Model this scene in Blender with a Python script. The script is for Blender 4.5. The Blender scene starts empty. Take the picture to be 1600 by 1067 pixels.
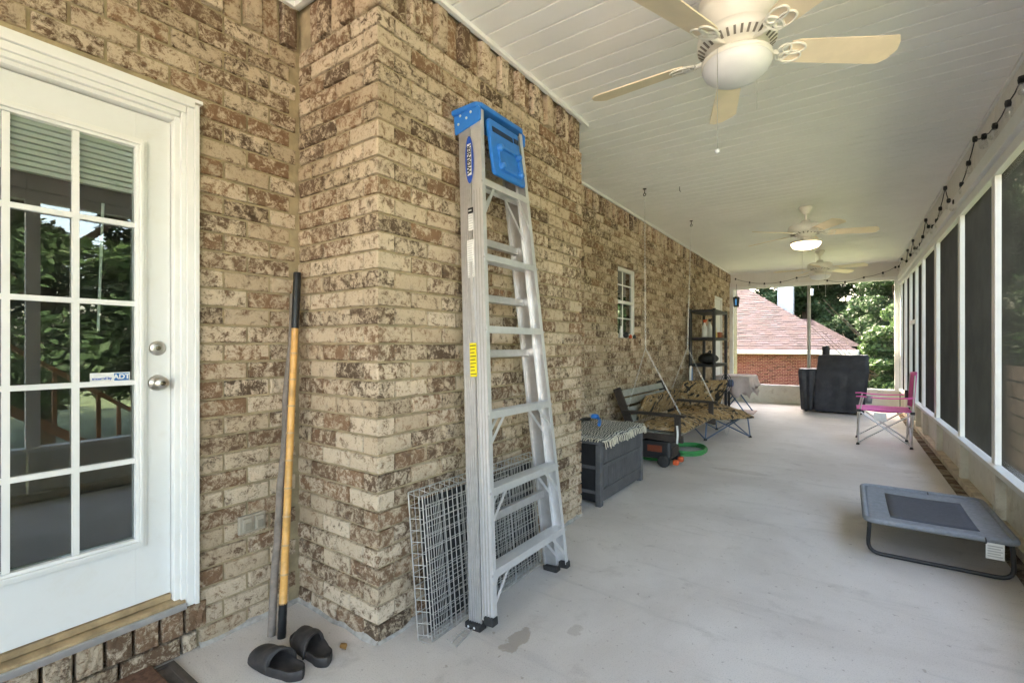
import bpy, bmesh, math, random
import numpy as np
from mathutils import Vector, Matrix
random.seed(7); np.random.seed(7)
S = bpy.context.scene; COL = S.collection
R = math.radians
# ------------------------------------------------------------------ camera, world, sun, exposure
F_PX, YAW, CY, CAMH = 743.0, 0.614, 540.5, 1.302
cd = bpy.data.cameras.new('camera'); cam = bpy.data.objects.new('camera', cd); COL.objects.link(cam)
cam.location = (0, 0, CAMH); cam.rotation_euler = (math.pi/2, 0, YAW)
cd.sensor_width = 36; cd.lens = F_PX*36/1600; cd.shift_y = (CY-533.5)/1600
cd.clip_start = .05; cd.clip_end = 600
S.camera = cam
SUN_TO = Vector((-.55, .50, .67)).normalized()
w = bpy.data.worlds.new('World'); S.world = w; w.use_nodes = True
nt = w.node_tree; bg = nt.nodes['Background']
sky = nt.nodes.new('ShaderNodeTexSky'); sky.sky_type = 'NISHITA'; sky.sun_disc = False
sky.sun_elevation = math.asin(SUN_TO.z); sky.sun_rotation = math.atan2(SUN_TO.x, SUN_TO.y)
sky.dust_density = 4; sky.air_density = 1.0; sky.ozone_density = .6
nt.links.new(sky.outputs[0], bg.inputs[0]); bg.inputs[1].default_value = .15
sl = bpy.data.lights.new('sun', 'SUN'); sl.energy = 3.2; sl.angle = R(.5); sl.color = (1, .95, .87)
so = bpy.data.objects.new('sun', sl); COL.objects.link(so)
so.rotation_euler = SUN_TO.to_track_quat('Z', 'Y').to_euler()
S.view_settings.view_transform = 'Standard'; S.view_settings.look = 'None'
S.view_settings.exposure = 4.6; S.view_settings.gamma = 1
S.view_settings.use_white_balance = True; S.view_settings.white_balance_temperature = 7900
S.cycles.max_bounces = 12; S.cycles.diffuse_bounces = 6; S.cycles.transparent_max_bounces = 24
S.cycles.use_denoising = True

# pixel of the photograph -> point on a known plane
sy_, cy_ = math.sin(YAW), math.cos(YAW)
def ray(x, y):
    u = (x-800)/F_PX; v = (CY-y)/F_PX
    return Vector((-sy_+u*cy_, cy_+u*sy_, v))
def onZ(x, y, Z=0):
    d = ray(x, y); t = (Z-CAMH)/d.z; return Vector((d.x*t, d.y*t, Z))
def onX(x, y, X):
    d = ray(x, y); t = X/d.x; return Vector((X, d.y*t, CAMH+d.z*t))
def onY(x, y, Y):
    d = ray(x, y); t = Y/d.y; return Vector((d.x*t, Y, CAMH+d.z*t))

# ------------------------------------------------------------------ materials
MATS = {}
def nodes(name):
    m = bpy.data.materials.new(name); m.use_nodes = True; t = m.node_tree
    return m, t, t.nodes['Principled BSDF'], t.nodes['Material Output']
def nn(t, typ, **k):
    n = t.nodes.new('ShaderNode'+typ)
    for a, b in k.items(): setattr(n, a, b)
    return n
def lk(t, a, b): t.links.new(a, b)
def mathn(t, op, a, b=None, c=None):
    n = nn(t, 'Math', operation=op)
    for i, v in enumerate((a, b, c)):
        if v is None: continue
        if isinstance(v, (int, float)): n.inputs[i].default_value = v
        else: lk(t, v, n.inputs[i])
    return n.outputs[0]
def mixc(t, fac, a, b, blend='MIX'):
    n = nn(t, 'MixRGB', blend_type=blend)
    for i, v in enumerate((fac, a, b)):
        if isinstance(v, (int, float)): n.inputs[i].default_value = v
        elif isinstance(v, tuple): n.inputs[i].default_value = (*v, 1)
        else: lk(t, v, n.inputs[i])
    return n.outputs[0]
def noise(t, scale, detail=4, rough=.55, dist=0, vec=None):
    n = nn(t, 'TexNoise'); n.inputs['Scale'].default_value = scale; n.inputs['Detail'].default_value = detail
    n.inputs['Roughness'].default_value = rough; n.inputs['Distortion'].default_value = dist
    if vec is not None: lk(t, vec, n.inputs['Vector'])
    return n.outputs['Fac']
def ramp(t, fac, lo, hi):
    n = nn(t, 'MapRange', interpolation_type='SMOOTHSTEP'); lk(t, fac, n.inputs[0])
    for i, v in ((1, lo), (2, hi)):
        if isinstance(v, (int, float)): n.inputs[i].default_value = v
        else: lk(t, v, n.inputs[i])
    return n.outputs[0]
def bumpn(t, b, h, strength, dist=.004):
    n = nn(t, 'Bump'); n.inputs['Strength'].default_value = strength; n.inputs['Distance'].default_value = dist
    lk(t, h, n.inputs['Height']); lk(t, n.outputs[0], b.inputs['Normal'])
def wpos(t): return nn(t, 'NewGeometry').outputs['Position']
def mat(name, col, rough=.5, metal=0, var=.12, scale=9, bump=0, bscale=80, spec=None, dirt=None, dirt_amt=.4, dscale=5):
    """plain surface with uneven tone, optional grain relief and dirt blotches"""
    if name in MATS: return MATS[name]
    m, t, b, o = nodes(name); p = wpos(t)
    n1 = noise(t, scale, 5, .6, .2, p)
    c = mixc(t, ramp(t, n1, .3, .7), tuple(x*(1-var) for x in col), tuple(min(1, x*(1+var)) for x in col))
    if dirt:
        n2 = noise(t, dscale, 8, .7, .5, p)
        f = mathn(t, 'MULTIPLY', ramp(t, n2, .5, .75), dirt_amt); c = mixc(t, f, c, dirt)
    lk(t, c, b.inputs['Base Color']); b.inputs['Roughness'].default_value = rough; b.inputs['Metallic'].default_value = metal
    if spec is not None: b.inputs['Specular IOR Level'].default_value = spec
    if bump: bumpn(t, b, noise(t, bscale, 4, .6, 0, p), bump)
    MATS[name] = m; return m

def brick_mat(name, cream, brown, lo, hi, pink=.25):
    m, t, b, o = nodes(name); g = nn(t, 'NewGeometry'); oi = nn(t, 'ObjectInfo')
    rnd = mathn(t, 'FRACT', mathn(t, 'ADD', oi.outputs['Random'], g.outputs['Random Per Island']))
    r2 = mathn(t, 'FRACT', mathn(t, 'MULTIPLY', rnd, 17.31)); r3 = mathn(t, 'FRACT', mathn(t, 'MULTIPLY', rnd, 71.7))
    cv = nn(t, 'CombineXYZ')
    lk(t, mathn(t, 'MULTIPLY', rnd, 41), cv.inputs[0]); lk(t, mathn(t, 'MULTIPLY', r2, 23), cv.inputs[1])
    va = nn(t, 'VectorMath', operation='ADD'); lk(t, g.outputs['Position'], va.inputs[0]); lk(t, cv.outputs[0], va.inputs[1])
    p = va.outputs[0]
    n1 = noise(t, 25, 10, .76, .5, p); n2 = noise(t, 105, 5, .7, .3, p); n3 = noise(t, 11, 4, .6, .5, p)
    nm = mathn(t, 'ADD', n1, mathn(t, 'MULTIPLY', mathn(t, 'SUBTRACT', n2, .5), .34))
    th = nn(t, 'MapRange'); lk(t, rnd, th.inputs[0]); th.inputs[3].default_value = lo; th.inputs[4].default_value = hi
    fac = ramp(t, nm, mathn(t, 'SUBTRACT', th.outputs[0], .085), mathn(t, 'ADD', th.outputs[0], .085))
    br = mixc(t, r2, tuple(x*.62 for x in brown), (brown[0]*1.45, brown[1]*1.25, brown[2]*1.1))
    cr = mixc(t, r3, (cream[0]*.80, cream[1]*.76, cream[2]*.72), (cream[0]*1.06, cream[1]*1.05, cream[2]*1.06))
    c = mixc(t, fac, br, cr)
    c = mixc(t, mathn(t, 'MULTIPLY', ramp(t, n2, .56, .72), .6), c, tuple(x*.8 for x in brown))       # fine dark pits
    dk = mathn(t, 'MULTIPLY', ramp(t, n3, .62, .74), .5); c = mixc(t, dk, c, (brown[0]*.6, brown[1]*.66, brown[2]*.85))
    lk(t, c, b.inputs['Base Color']); b.inputs['Roughness'].default_value = .9; b.inputs['Specular IOR Level'].default_value = .15
    h = mathn(t, 'ADD', mathn(t, 'MULTIPLY', n1, 2.2), mathn(t, 'MULTIPLY', n2, .9)); bumpn(t, b, h, .9, .006)
    return m
BRICK = brick_mat('mottled_brick', (.62, .512, .382), (.175, .118, .08), .41, .555)
LEDGE_BRICK = brick_mat('dirty_ledge_brick', (.30, .25, .19), (.12, .085, .06), .4, .7)
RED_BRICK = brick_mat('red_brick', (.15, .058, .058), (.09, .031, .03), .3, .7)
MORTAR = mat('tan_mortar', (.37, .295, .185), .95, var=.2, scale=14, bump=.6, bscale=160, dirt=(.22, .17, .11), dscale=3)
WHITE = mat('white_paint', (.75, .75, .73), .45, var=.03, scale=4, dirt=(.6, .57, .5), dirt_amt=.25, dscale=7)
CREAMW = mat('weathered_cream_paint', (.70, .68, .61), .6, var=.06, scale=6, dirt=(.34, .28, .2), dirt_amt=.6, dscale=6, bump=.15)
DOORW = mat('door_white', (.72, .73, .72), .4, var=.02, scale=3, dirt=(.62, .58, .5), dirt_amt=.3, dscale=9)
VINYL = mat('white_vinyl', (.82, .81, .79), .62, var=.025, scale=2.5)
FASCIA = mat('beige_fascia', (.70, .67, .63), .5, var=.03, scale=3)
ALU = mat('brushed_aluminium', (.52, .51, .51), .38, .7, var=.06, scale=30)
ALUW = mat('bright_aluminium', (.66, .66, .67), .4, .6, var=.04, scale=25)
STEEL = mat('satin_nickel', (.55, .53, .49), .3, 1, var=.05)
WIRE = mat('zinc_wire', (.62, .62, .61), .35, .85, var=.15, scale=30)
BLACKP = mat('black_plastic', (.018, .018, .02), .45, var=.2, scale=8)
BLACKR = mat('black_rubber', (.022, .021, .021), .7, var=.3, scale=30)
BOXGREY = mat('charcoal_resin', (.085, .085, .09), .55, var=.15, scale=12, dirt=(.16, .15, .14), dirt_amt=.5, dscale=9)
BLUEP = mat('blue_plastic', (.012, .17, .56), .38, var=.1, scale=10)
COVER = mat('black_cover_cloth', (.028, .029, .038), .55, var=.3, scale=6, bump=1.0, bscale=9, dirt=(.09, .09, .1), dirt_amt=.5, dscale=4)
BAMBOO = mat('bamboo', (.62, .33, .10), .38, var=.22, scale=14)
GREYWOOD = mat('weathered_wood', (.20, .165, .14), .8, var=.25, scale=20, bump=.4, bscale=60)
SLAT = mat('grey_green_slat', (.30, .31, .28), .7, var=.12, scale=12, bump=.2)
DARKWOOD = mat('dark_brown_wood', (.035, .025, .02), .6, var=.3, scale=14)
DECKWOOD = mat('orange_brown_deck_wood', (.36, .15, .06), .65, var=.25, scale=9)
FENCEWOOD = mat('brown_board_wood', (.036, .029, .023), .9, var=.5, scale=4, spec=.1)
BLADE = mat('beige_fan_blade', (.80, .68, .51), .5, var=.05, scale=8)
FANW = mat('fan_white', (.78, .75, .68), .4, var=.03, scale=8)
PINK = mat('pink_cloth', (.74, .12, .42), .75, var=.08, scale=12)
COTGREY = mat('grey_mesh_cloth', (.20, .215, .24), .8, var=.12, scale=40)
COTDARK = mat('dark_grey_mesh', (.055, .062, .08), .7, var=.15, scale=60)
BLUESTEEL = mat('blue_grey_steel', (.10, .15, .24), .4, .5, var=.1)
SILVER = mat('silver_tube', (.62, .62, .63), .35, .8, var=.08)
GREENHOSE = mat('green_hose', (.03, .26, .07), .4, var=.12)
ORANGE = mat('orange_plastic', (.62, .10, .03), .45, var=.1)
SANDAL = mat('dark_sandal_foam', (.036, .031, .030), .62, var=.3, scale=22, bump=.2, bscale=60, dirt=(.09, .07, .06), dirt_amt=.5, dscale=16)
MATBROWN = mat('brown_mat', (.15, .075, .045), .95, var=.35, scale=40, bump=.8, bscale=150)
MATGREY = mat('rubber_mat', (.085, .07, .06), .85, var=.25, scale=25)
TABLECLOTH = mat('pale_pink_cloth', (.55, .46, .44), .85, var=.08, scale=9)
PAPER = mat('label_paper', (.72, .72, .70), .6, var=.06, scale=30)
YELLOW = mat('yellow_label', (.80, .66, .03), .5, var=.05)
INK = mat('black_ink', (.015, .015, .018), .6)
INKGREY = mat('grey_ink', (.42, .42, .42), .6)
LOGOBLUE = mat('logo_blue', (.01, .07, .38), .45)
STICKERBLUE = mat('sticker_blue', (.03, .16, .42), .45)
OUTLET = mat('grey_outlet_cover', (.36, .315, .25), .5, var=.08, scale=30)
TRUNK = mat('tree_bark', (.07, .05, .035), .95, var=.3, scale=4, bump=.6, bscale=12)
SHINGLE = mat('mauve_shingle', (.04, .029, .034), .9, spec=.1, var=.28, scale=5, dirt=(.12, .09, .095), dirt_amt=.5, dscale=2)
GUTTER = mat('white_gutter', (.5, .5, .5), .5)
THRESH = mat('worn_wood_threshold', (.36, .255, .14), .7, var=.25, scale=16, dirt=(.14, .09, .05), dirt_amt=.6, dscale=12, bump=.2)
RED = mat('red_plastic', (.5, .05, .02), .45)
LEAFBROWN = mat('dry_leaf', (.36, .2, .07), .8)
CHAINM = mat('chain_steel', (.6, .6, .58), .4, .7, var=.1)
POSTM = mat('galvanised_post', (.42, .42, .41), .45, .5, var=.1)

def m_glass(name, tint=(.9, .95, .93)):
    m, t, b, o = nodes(name); t.nodes.remove(b)
    tr = nn(t, 'BsdfTransparent'); tr.inputs[0].default_value = (*tint, 1)
    gl = nn(t, 'BsdfGlossy'); gl.inputs['Roughness'].default_value = .01
    fr = nn(t, 'Fresnel'); fr.inputs[0].default_value = 1.52
    mx = nn(t, 'MixShader'); lk(t, mathn(t, 'MINIMUM', mathn(t, 'MULTIPLY', fr.outputs[0], 2.2), 1.0), mx.inputs[0])
    lk(t, tr.outputs[0], mx.inputs[1]); lk(t, gl.outputs[0], mx.inputs[2]); lk(t, mx.outputs[0], o.inputs[0]); return m
GLASS = m_glass('window_glass')
def m_screen(name, op, col):
    m, t, b, o = nodes(name); t.nodes.remove(b)
    tr = nn(t, 'BsdfTransparent'); df = nn(t, 'BsdfDiffuse'); p = wpos(t)
    c = mixc(t, noise(t, 3, 5, .6, .3, p), tuple(x*.8 for x in col), tuple(x*1.2 for x in col)); lk(t, c, df.inputs[0])
    mx = nn(t, 'MixShader'); mx.inputs[0].default_value = op
    lk(t, tr.outputs[0], mx.inputs[1]); lk(t, df.outputs[0], mx.inputs[2]); lk(t, mx.outputs[0], o.inputs[0]); return m
SCREEN = mat('dark_screen_wire', (.045, .042, .037), .8, var=.15, scale=3, spec=.1)
SCREEN_BACK = m_screen('rear_insect_screen', .3, (.13, .122, .108))  # for the added rear wall, its opacity cuts light from behind
SCREEN_END = m_screen('fine_insect_screen', .12, (.08, .08, .08))
def m_bulb():
    m, t, b, o = nodes('clear_bulb'); t.nodes.remove(b)
    tr = nn(t, 'BsdfTransparent'); gl = nn(t, 'BsdfGlossy'); gl.inputs['Roughness'].default_value = .05
    mx = nn(t, 'MixShader'); mx.inputs[0].default_value = .25
    lk(t, tr.outputs[0], mx.inputs[1]); lk(t, gl.outputs[0], mx.inputs[2]); lk(t, mx.outputs[0], o.inputs[0]); return m
BULB = m_bulb()
def m_emit(name, col, s, base=(.8, .8, .8)):
    m, t, b, o = nodes(name); b.inputs['Base Color'].default_value = (*base, 1)
    b.inputs['Emission Color'].default_value = (*col, 1); b.inputs['Emission Strength'].default_value = s; return m
LAMP_ON = m_emit('lit_lamp_bowl', (1, .80, .55), .5)
BLUE_GLOW = m_emit('blue_lamp_glow', (.1, .45, 1), .03, (.05, .2, .4))
FROST = mat('frosted_glass_bowl', (.74, .75, .76), .35, var=.02)

def m_concrete():
    m, t, b, o = nodes('concrete'); p = wpos(t)
    big = noise(t, .9, 6, .6, .4, p); mid = noise(t, 5, 7, .65, .3, p); fine = noise(t, 190, 3, .7, 0, p)
    c = mixc(t, ramp(t, big, .3, .7), (.49, .45, .415), (.62, .585, .55))
    c = mixc(t, mathn(t, 'MULTIPLY', ramp(t, mid, .55, .75), .35), c, (.27, .235, .205))
    c = mixc(t, mathn(t, 'MULTIPLY', ramp(t, fine, .5, .72), .5), c, (.22, .2, .185))
    sp = noise(t, 34, 2, .5, 0, p); c = mixc(t, mathn(t, 'MULTIPLY', ramp(t, sp, .66, .74), .5), c, (.2, .17, .14))
    # long trowel streaks across the slab
    mp = nn(t, 'Mapping'); lk(t, p, mp.inputs[0]); mp.inputs['Scale'].default_value = (.7, 5, 1)
    st = noise(t, 1.6, 5, .6, .6, mp.outputs[0]); c = mixc(t, mathn(t, 'MULTIPLY', ramp(t, st, .55, .72), .22), c, (.27, .25, .235))
    wob = noise(t, 14, 4, .6, .4, p); sep = nn(t, 'SeparateXYZ'); lk(t, p, sep.inputs[0])
    for (sx, sy, rx, ry, am) in ((-1.2, 1.72, .045, .11, .6), (-1.02, 1.95, .035, .05, .35), (-.9, 5.4, .3, .08, .25), (.3, 6.4, .35, .12, .18)):
        dx = mathn(t, 'DIVIDE', mathn(t, 'SUBTRACT', sep.outputs[0], sx), rx); dy = mathn(t, 'DIVIDE', mathn(t, 'SUBTRACT', sep.outputs[1], sy), ry)
        d2 = mathn(t, 'ADD', mathn(t, 'ADD', mathn(t, 'MULTIPLY', dx, dx), mathn(t, 'MULTIPLY', dy, dy)), mathn(t, 'MULTIPLY', mathn(t, 'SUBTRACT', wob, .5), 3.5))
        c = mixc(t, mathn(t, 'MULTIPLY', mathn(t, 'SUBTRACT', 1.0, ramp(t, d2, .75, 1.1)), am), c, (.25, .2, .155))
    lk(t, c, b.inputs['Base Color']); b.inputs['Roughness'].default_value = .75
    bumpn(t, b, mathn(t, 'ADD', fine, mathn(t, 'MULTIPLY', mid, 1.5)), .35, .003); return m
CONCRETE = m_concrete()
def m_camo():
    m, t, b, o = nodes('leaf_camouflage_cloth'); p = wpos(t)
    v = nn(t, 'TexVoronoi'); v.inputs['Scale'].default_value = 17; n0 = noise(t, 9, 3, .6, 1.5, p)
    va = nn(t, 'VectorMath', operation='ADD'); lk(t, p, va.inputs[0]); lk(t, n0, va.inputs[1]); lk(t, va.outputs[0], v.inputs['Vector'])
    n1 = noise(t, 8, 4, .6, 1.8, p); n2 = noise(t, 11, 5, .6, 1.2, p)
    c = mixc(t, ramp(t, v.outputs['Distance'], .1, .5), (.48, .34, .18), (.27, .17, .075))
    c = mixc(t, ramp(t, n2, .55, .62), c, (.46, .36, .24))
    c = mixc(t, ramp(t, n1, .53, .58), c, (.02, .015, .01))
    lk(t, c, b.inputs['Base Color']); b.inputs['Roughness'].default_value = .85
    bumpn(t, b, noise(t, 20, 3, .5, .5, p), .5, .01); return m
CAMO = m_camo()
def m_rug():
    m, t, b, o = nodes('woven_black_white_rug'); p = wpos(t)
    n1 = noise(t, 60, 3, .7, 1.2, p); w_ = nn(t, 'TexWave'); lk(t, p, w_.inputs[0]); w_.inputs['Scale'].default_value = 14
    w_.inputs['Distortion'].default_value = 6; w_.inputs['Detail'].default_value = 3
    f = mathn(t, 'ADD', mathn(t, 'MULTIPLY', w_.outputs['Fac'], .5), mathn(t, 'MULTIPLY', n1, .6))
    lk(t, mixc(t, ramp(t, f, .45, .6), (.05, .055, .065), (.52, .50, .45)), b.inputs['Base Color'])
    b.inputs['Roughness'].default_value = .95; bumpn(t, b, n1, .8, .006); return m
RUG = m_rug()
FRINGE = mat('cream_fringe', (.62, .57, .46), .9, var=.15, scale=40)
def m_leaf(name, a, b_):
    m, t, b, o = nodes(name); g = nn(t, 'NewGeometry'); oi = nn(t, 'ObjectInfo')
    c = mixc(t, g.outputs['Random Per Island'], a, b_)
    c = mixc(t, mathn(t, 'MULTIPLY', oi.outputs['Random'], .35), c, (.03, .07, .03))
    lk(t, c, b.inputs['Base Color']); b.inputs['Roughness'].default_value = .6; b.inputs['Specular IOR Level'].default_value = .2
    tl = nn(t, 'BsdfTranslucent'); lk(t, c, tl.inputs[0]); mx = nn(t, 'MixShader'); mx.inputs[0].default_value = .3
    lk(t, b.outputs[0], mx.inputs[1]); lk(t, tl.outputs[0], mx.inputs[2]); lk(t, mx.outputs[0], o.inputs[0]); return m
LEAF_D = m_leaf('dark_foliage', (.018, .042, .017), (.045, .085, .033))
LEAF_L = m_leaf('light_foliage', (.025, .055, .016), (.055, .10, .03))
GRASS = mat('lawn_grass', (.085, .12, .05), .9, var=.4, scale=1.5, bump=.8, bscale=40)

# ------------------------------------------------------------------ mesh builder
class MB:
    def __init__(s): s.v = []; s.f = []; s.sm = []
    def add(s, vs, fs, smooth=False):
        o = len(s.v); s.v += [tuple(v) for v in vs]; s.f += [tuple(i+o for i in f) for f in fs]; s.sm += [smooth]*len(fs); return s
    def box(s, x0, x1, y0, y1, z0, z1):
        v = [(x, y, z) for z in (z0, z1) for y in (y0, y1) for x in (x0, x1)]
        return s.add(v, [(0, 2, 3, 1), (4, 5, 7, 6), (0, 1, 5, 4), (2, 6, 7, 3), (0, 4, 6, 2), (1, 3, 7, 5)])
    def bar(s, p0, p1, w_, h_, up=(0, 0, 1)):
        """box from p0 to p1, w_ wide sideways, h_ along 'up'"""
        p0 = Vector(p0); p1 = Vector(p1); d = (p1-p0).normalized(); u = Vector(up); sd = d.cross(u)
        if sd.length < 1e-4: sd = d.cross(Vector((1, 0, 0)))
        sd.normalize(); u = sd.cross(d).normalized(); v = []
        for p in (p0, p1):
            for a, b in ((-1, -1), (1, -1), (1, 1), (-1, 1)): v.append(p+sd*a*w_/2+u*b*h_/2)
        return s.add(v, [(3, 2, 1, 0), (4, 5, 6, 7), (0, 1, 5, 4), (1, 2, 6, 5), (2, 3, 7, 6), (3, 0, 4, 7)])
    def tube(s, pts, r, n=8, cap=True, closed=False):
        pts = [Vector(p) for p in pts]; N = len(pts); rings = []; prev = None
        for i, p in enumerate(pts):
            if closed: d = pts[(i+1) % N]-pts[i-1]
            else: d = (pts[min(i+1, N-1)]-pts[max(i-1, 0)])
            d.normalize()
            a = prev - d*prev.dot(d) if prev is not None else d.cross(Vector((.31, .2, .93)))
            if a.length < 1e-5: a = d.cross(Vector((1, 0, 0)))
            a.normalize(); prev = a; b = d.cross(a); rr = r[i] if isinstance(r, (list, tuple)) else r
            rings.append([p+(a*math.cos(2*math.pi*k/n)+b*math.sin(2*math.pi*k/n))*rr for k in range(n)])
        v = [q for rg in rings for q in rg]; f = []
        M = N if closed else N-1
        for i in range(M):
            j = (i+1) % N
            for k in range(n): f.append((i*n+k, i*n+(k+1) % n, j*n+(k+1) % n, j*n+k))
        s.add(v, f, n > 4)
        if cap and not closed:
            s.add(rings[0], [tuple(range(n))[::-1]]); s.add(rings[-1], [tuple(range(n))])
        return s
    def lathe(s, prof, c=(0, 0, 0), n=24):
        v = []; f = []
        for (r, z) in prof:
            for k in range(n): a = 2*math.pi*k/n; v.append((c[0]+r*math.cos(a), c[1]+r*math.sin(a), c[2]+z))
        for i in range(len(prof)-1):
            for k in range(n): f.append((i*n+k, i*n+(k+1) % n, (i+1)*n+(k+1) % n, (i+1)*n+k))
        return s.add(v, f, True)
    def prism(s, poly, h, M=None):
        """poly (x,y) list extruded 0..h in z, then moved by matrix M"""
        n = len(poly); v = [Vector((x, y, 0)) for x, y in poly]+[Vector((x, y, h)) for x, y in poly]
        if M is not None: v = [M @ q for q in v]
        return s.add(v, [tuple(range(n))[::-1], tuple(range(n, 2*n))]+[(i, (i+1) % n, n+(i+1) % n, n+i) for i in range(n)])
    def grid(s, P, smooth=True, thick=None):
        nu, nv = len(P), len(P[0]); v = [q for row in P for q in row]
        f = [(i*nv+j, i*nv+j+1, (i+1)*nv+j+1, (i+1)*nv+j) for i in range(nu-1) for j in range(nv-1)]
        return s.add(v, f, smooth)
    def mesh(s, name, mt):
        me = bpy.data.meshes.new(name); me.from_pydata([tuple(v) for v in s.v], [], s.f)
        me.polygons.foreach_set('use_smooth', s.sm); me.materials.append(mt); me.update(); return me
    def build(s, name, mt, parent=None, bevel=0, solid=0, sub=0):
        o = bpy.data.objects.new(name, s.mesh(name, mt)); COL.objects.link(o)
        if parent is not None: o.parent = parent
        if solid: md = o.modifiers.new('solid', 'SOLIDIFY'); md.thickness = solid; md.offset = 0
        if sub: md = o.modifiers.new('sub', 'SUBSURF'); md.levels = sub; md.render_levels = sub
        if bevel: md = o.modifiers.new('bevel', 'BEVEL'); md.width = bevel; md.segments = 2; md.limit_method = 'ANGLE'; md.angle_limit = R(40)
        return o
def tag(o, label=None, cat=None, group=None, kind=None):
    for k, v in (('label', label), ('category', cat), ('group', group), ('kind', kind)):
        if v: o[k] = v
    return o
def thing(name, loc, label, cat, rz=0, group=None, ry=0):
    o = bpy.data.objects.new(name, None); COL.objects.link(o); o.location = loc; o.rotation_euler = (0, ry, rz)
    o.empty_display_size = .1; return tag(o, label, cat, group)
def link_copy(name, me, parent, loc, rot=(0, 0, 0), sc=(1, 1, 1)):
    o = bpy.data.objects.new(name, me); COL.objects.link(o); o.parent = parent; o.location = loc; o.rotation_euler = rot; o.scale = sc; return o
def text_obj(txt, size, mt, parent, M, name='lettering', bold=.0, xs=1):
    cu = bpy.data.curves.new('t', 'FONT'); cu.body = txt; cu.size = size; cu.extrude = .0004; cu.offset = bold
    cu.align_x = 'CENTER'; cu.align_y = 'CENTER'
    ob = bpy.data.objects.new('t', cu); COL.objects.link(ob); bpy.context.view_layer.update()
    me = bpy.data.meshes.new_from_object(ob.evaluated_get(bpy.context.evaluated_depsgraph_get()))
    bpy.data.objects.remove(ob); bpy.data.curves.remove(cu)
    me.transform(M @ Matrix.Diagonal((xs, 1, 1, 1))); me.materials.clear(); me.materials.append(mt)
    o = bpy.data.objects.new(name, me); COL.objects.link(o); o.parent = parent; return o
def arc(c, r, a0, a1, n, f): return [f(c, r, a0+(a1-a0)*i/n) for i in range(n+1)]
def rounded(pts, rad, n=5):
    """polyline with rounded inner corners"""
    P = [Vector(p) for p in pts]; out = [P[0]]
    for i in range(1, len(P)-1):
        a = (P[i-1]-P[i]); b = (P[i+1]-P[i]); ra = min(rad, a.length*.45, b.length*.45)
        A = P[i]+a.normalized()*ra; B = P[i]+b.normalized()*ra
        for k in range(n+1):
            t = k/n; out.append(A*(1-t)**2+P[i]*2*t*(1-t)+B*t*t)
    return out+[P[-1]]

# ------------------------------------------------------------------ setting: ground, slab, ceiling
H = 3.01; XW = -2.29; XP = -1.672; YP = 1.355; YP2 = 3.306; YE = 12.27; XR = .85; YB = -3.3
g = MB().add([(-250, -250, -1.5), (250, -250, -1.5), (250, 250, -1.5), (-250, 250, -1.5)], [(0, 1, 2, 3)]).build('ground', GRASS); tag(g, kind='structure')
fl = MB().box(-2.6, .785, YB, 12.5, -.14, 0).build('floor', CONCRETE); tag(fl, kind='structure')
fd = MB().box(-2.6, 1.0, YB, 12.5, -1.5, -.144).build('foundation', MORTAR); tag(fd, kind='structure')
dv = MB().box(-14, 14, -30, YB-.004, -1.5, -.16).build('driveway', CONCRETE); tag(dv, kind='structure')  # unseen slab added behind the camera to bounce sunlight into the porch
# brick ledge along the screen wall
lb = MB().box(.785, 1.0, YB, 12.45, -.14, -.012).build('brick_ledge', MORTAR); tag(lb, kind='structure')

def brick_mesh(L, Hh, D, seed, mt=BRICK, proud=.0):
    """front face at y=0 looking to -y, x 0..L, z 0..Hh, uneven front and rounded arrises"""
    rs = random.Random(seed); nx = 4; nz = 2; v = []; f = []; j = .0022
    for iz in range(nz+1):
        for ix in range(nx+1):
            ex = ix in (0, nx); ez = iz in (0, nz)
            x = L*ix/nx; z = Hh*iz/nz; y = rs.uniform(-.004, .002)
            if ex: x += (.004 if ix == 0 else -.004)+rs.uniform(-j, j)
            if ez: z += (.0035 if iz == 0 else -.0035)+rs.uniform(-j, j)
            if ex or ez: y += .0025
            v.append((x, y, z))
    def idx(ix, iz): return iz*(nx+1)+ix
    for iz in range(nz):
        for ix in range(nx): f.append((idx(ix, iz), idx(ix+1, iz), idx(ix+1, iz+1), idx(ix, iz+1)))
    ring = [idx(i, 0) for i in range(nx)]+[idx(nx, i) for i in range(nz)]+[idx(i, nz) for i in range(nx, 0, -1)]+[idx(0, i) for i in range(nz, 0, -1)]
    n = len(ring); o = len(v)
    for k in ring:
        x, y, z = v[k]; v.append((0 if x < .02 else L if x > L-.02 else x, .008, 0 if z < .015 else Hh if z > Hh-.015 else z))
    for k in range(n): f.append((ring[(k+1) % n], ring[k], o+k, o+(k+1) % n))
    o2 = len(v)
    for k in range(n): x, y, z = v[o+k]; v.append((x, D, z))
    for k in range(n): f.append((o+(k+1) % n, o+k, o2+k, o2+(k+1) % n))
    return v, f
def mk(v, f, name, mt):
    me = bpy.data.meshes.new(name); me.from_pydata(v, [], f); me.materials.append(mt); me.update(); return me
CP = .0821; BH = .0715; BL = .197; HB = .093; PITCH = .208
ledge_me = [mk(*brick_mesh(.085, .19, .1, 90+i), 'ledge_brick', LEDGE_BRICK) for i in range(5)]
y = 1.2; i = 0
while y < 12.2:
    # laid flat: front face turned upward, long side across the ledge
    o = link_copy('brick', ledge_me[i % 5], lb, (.788, y+.088, random.uniform(-.004, .003)), (0, 0, 0))
    o.matrix_local = Matrix.Translation((.79, y, random.uniform(-.003, .004))) @ Matrix(((0, 0, 1, 0), (1, 0, 0, 0), (0, -1, 0, 0), (0, 0, 0, 1)))
    y += .096; i += 1

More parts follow.
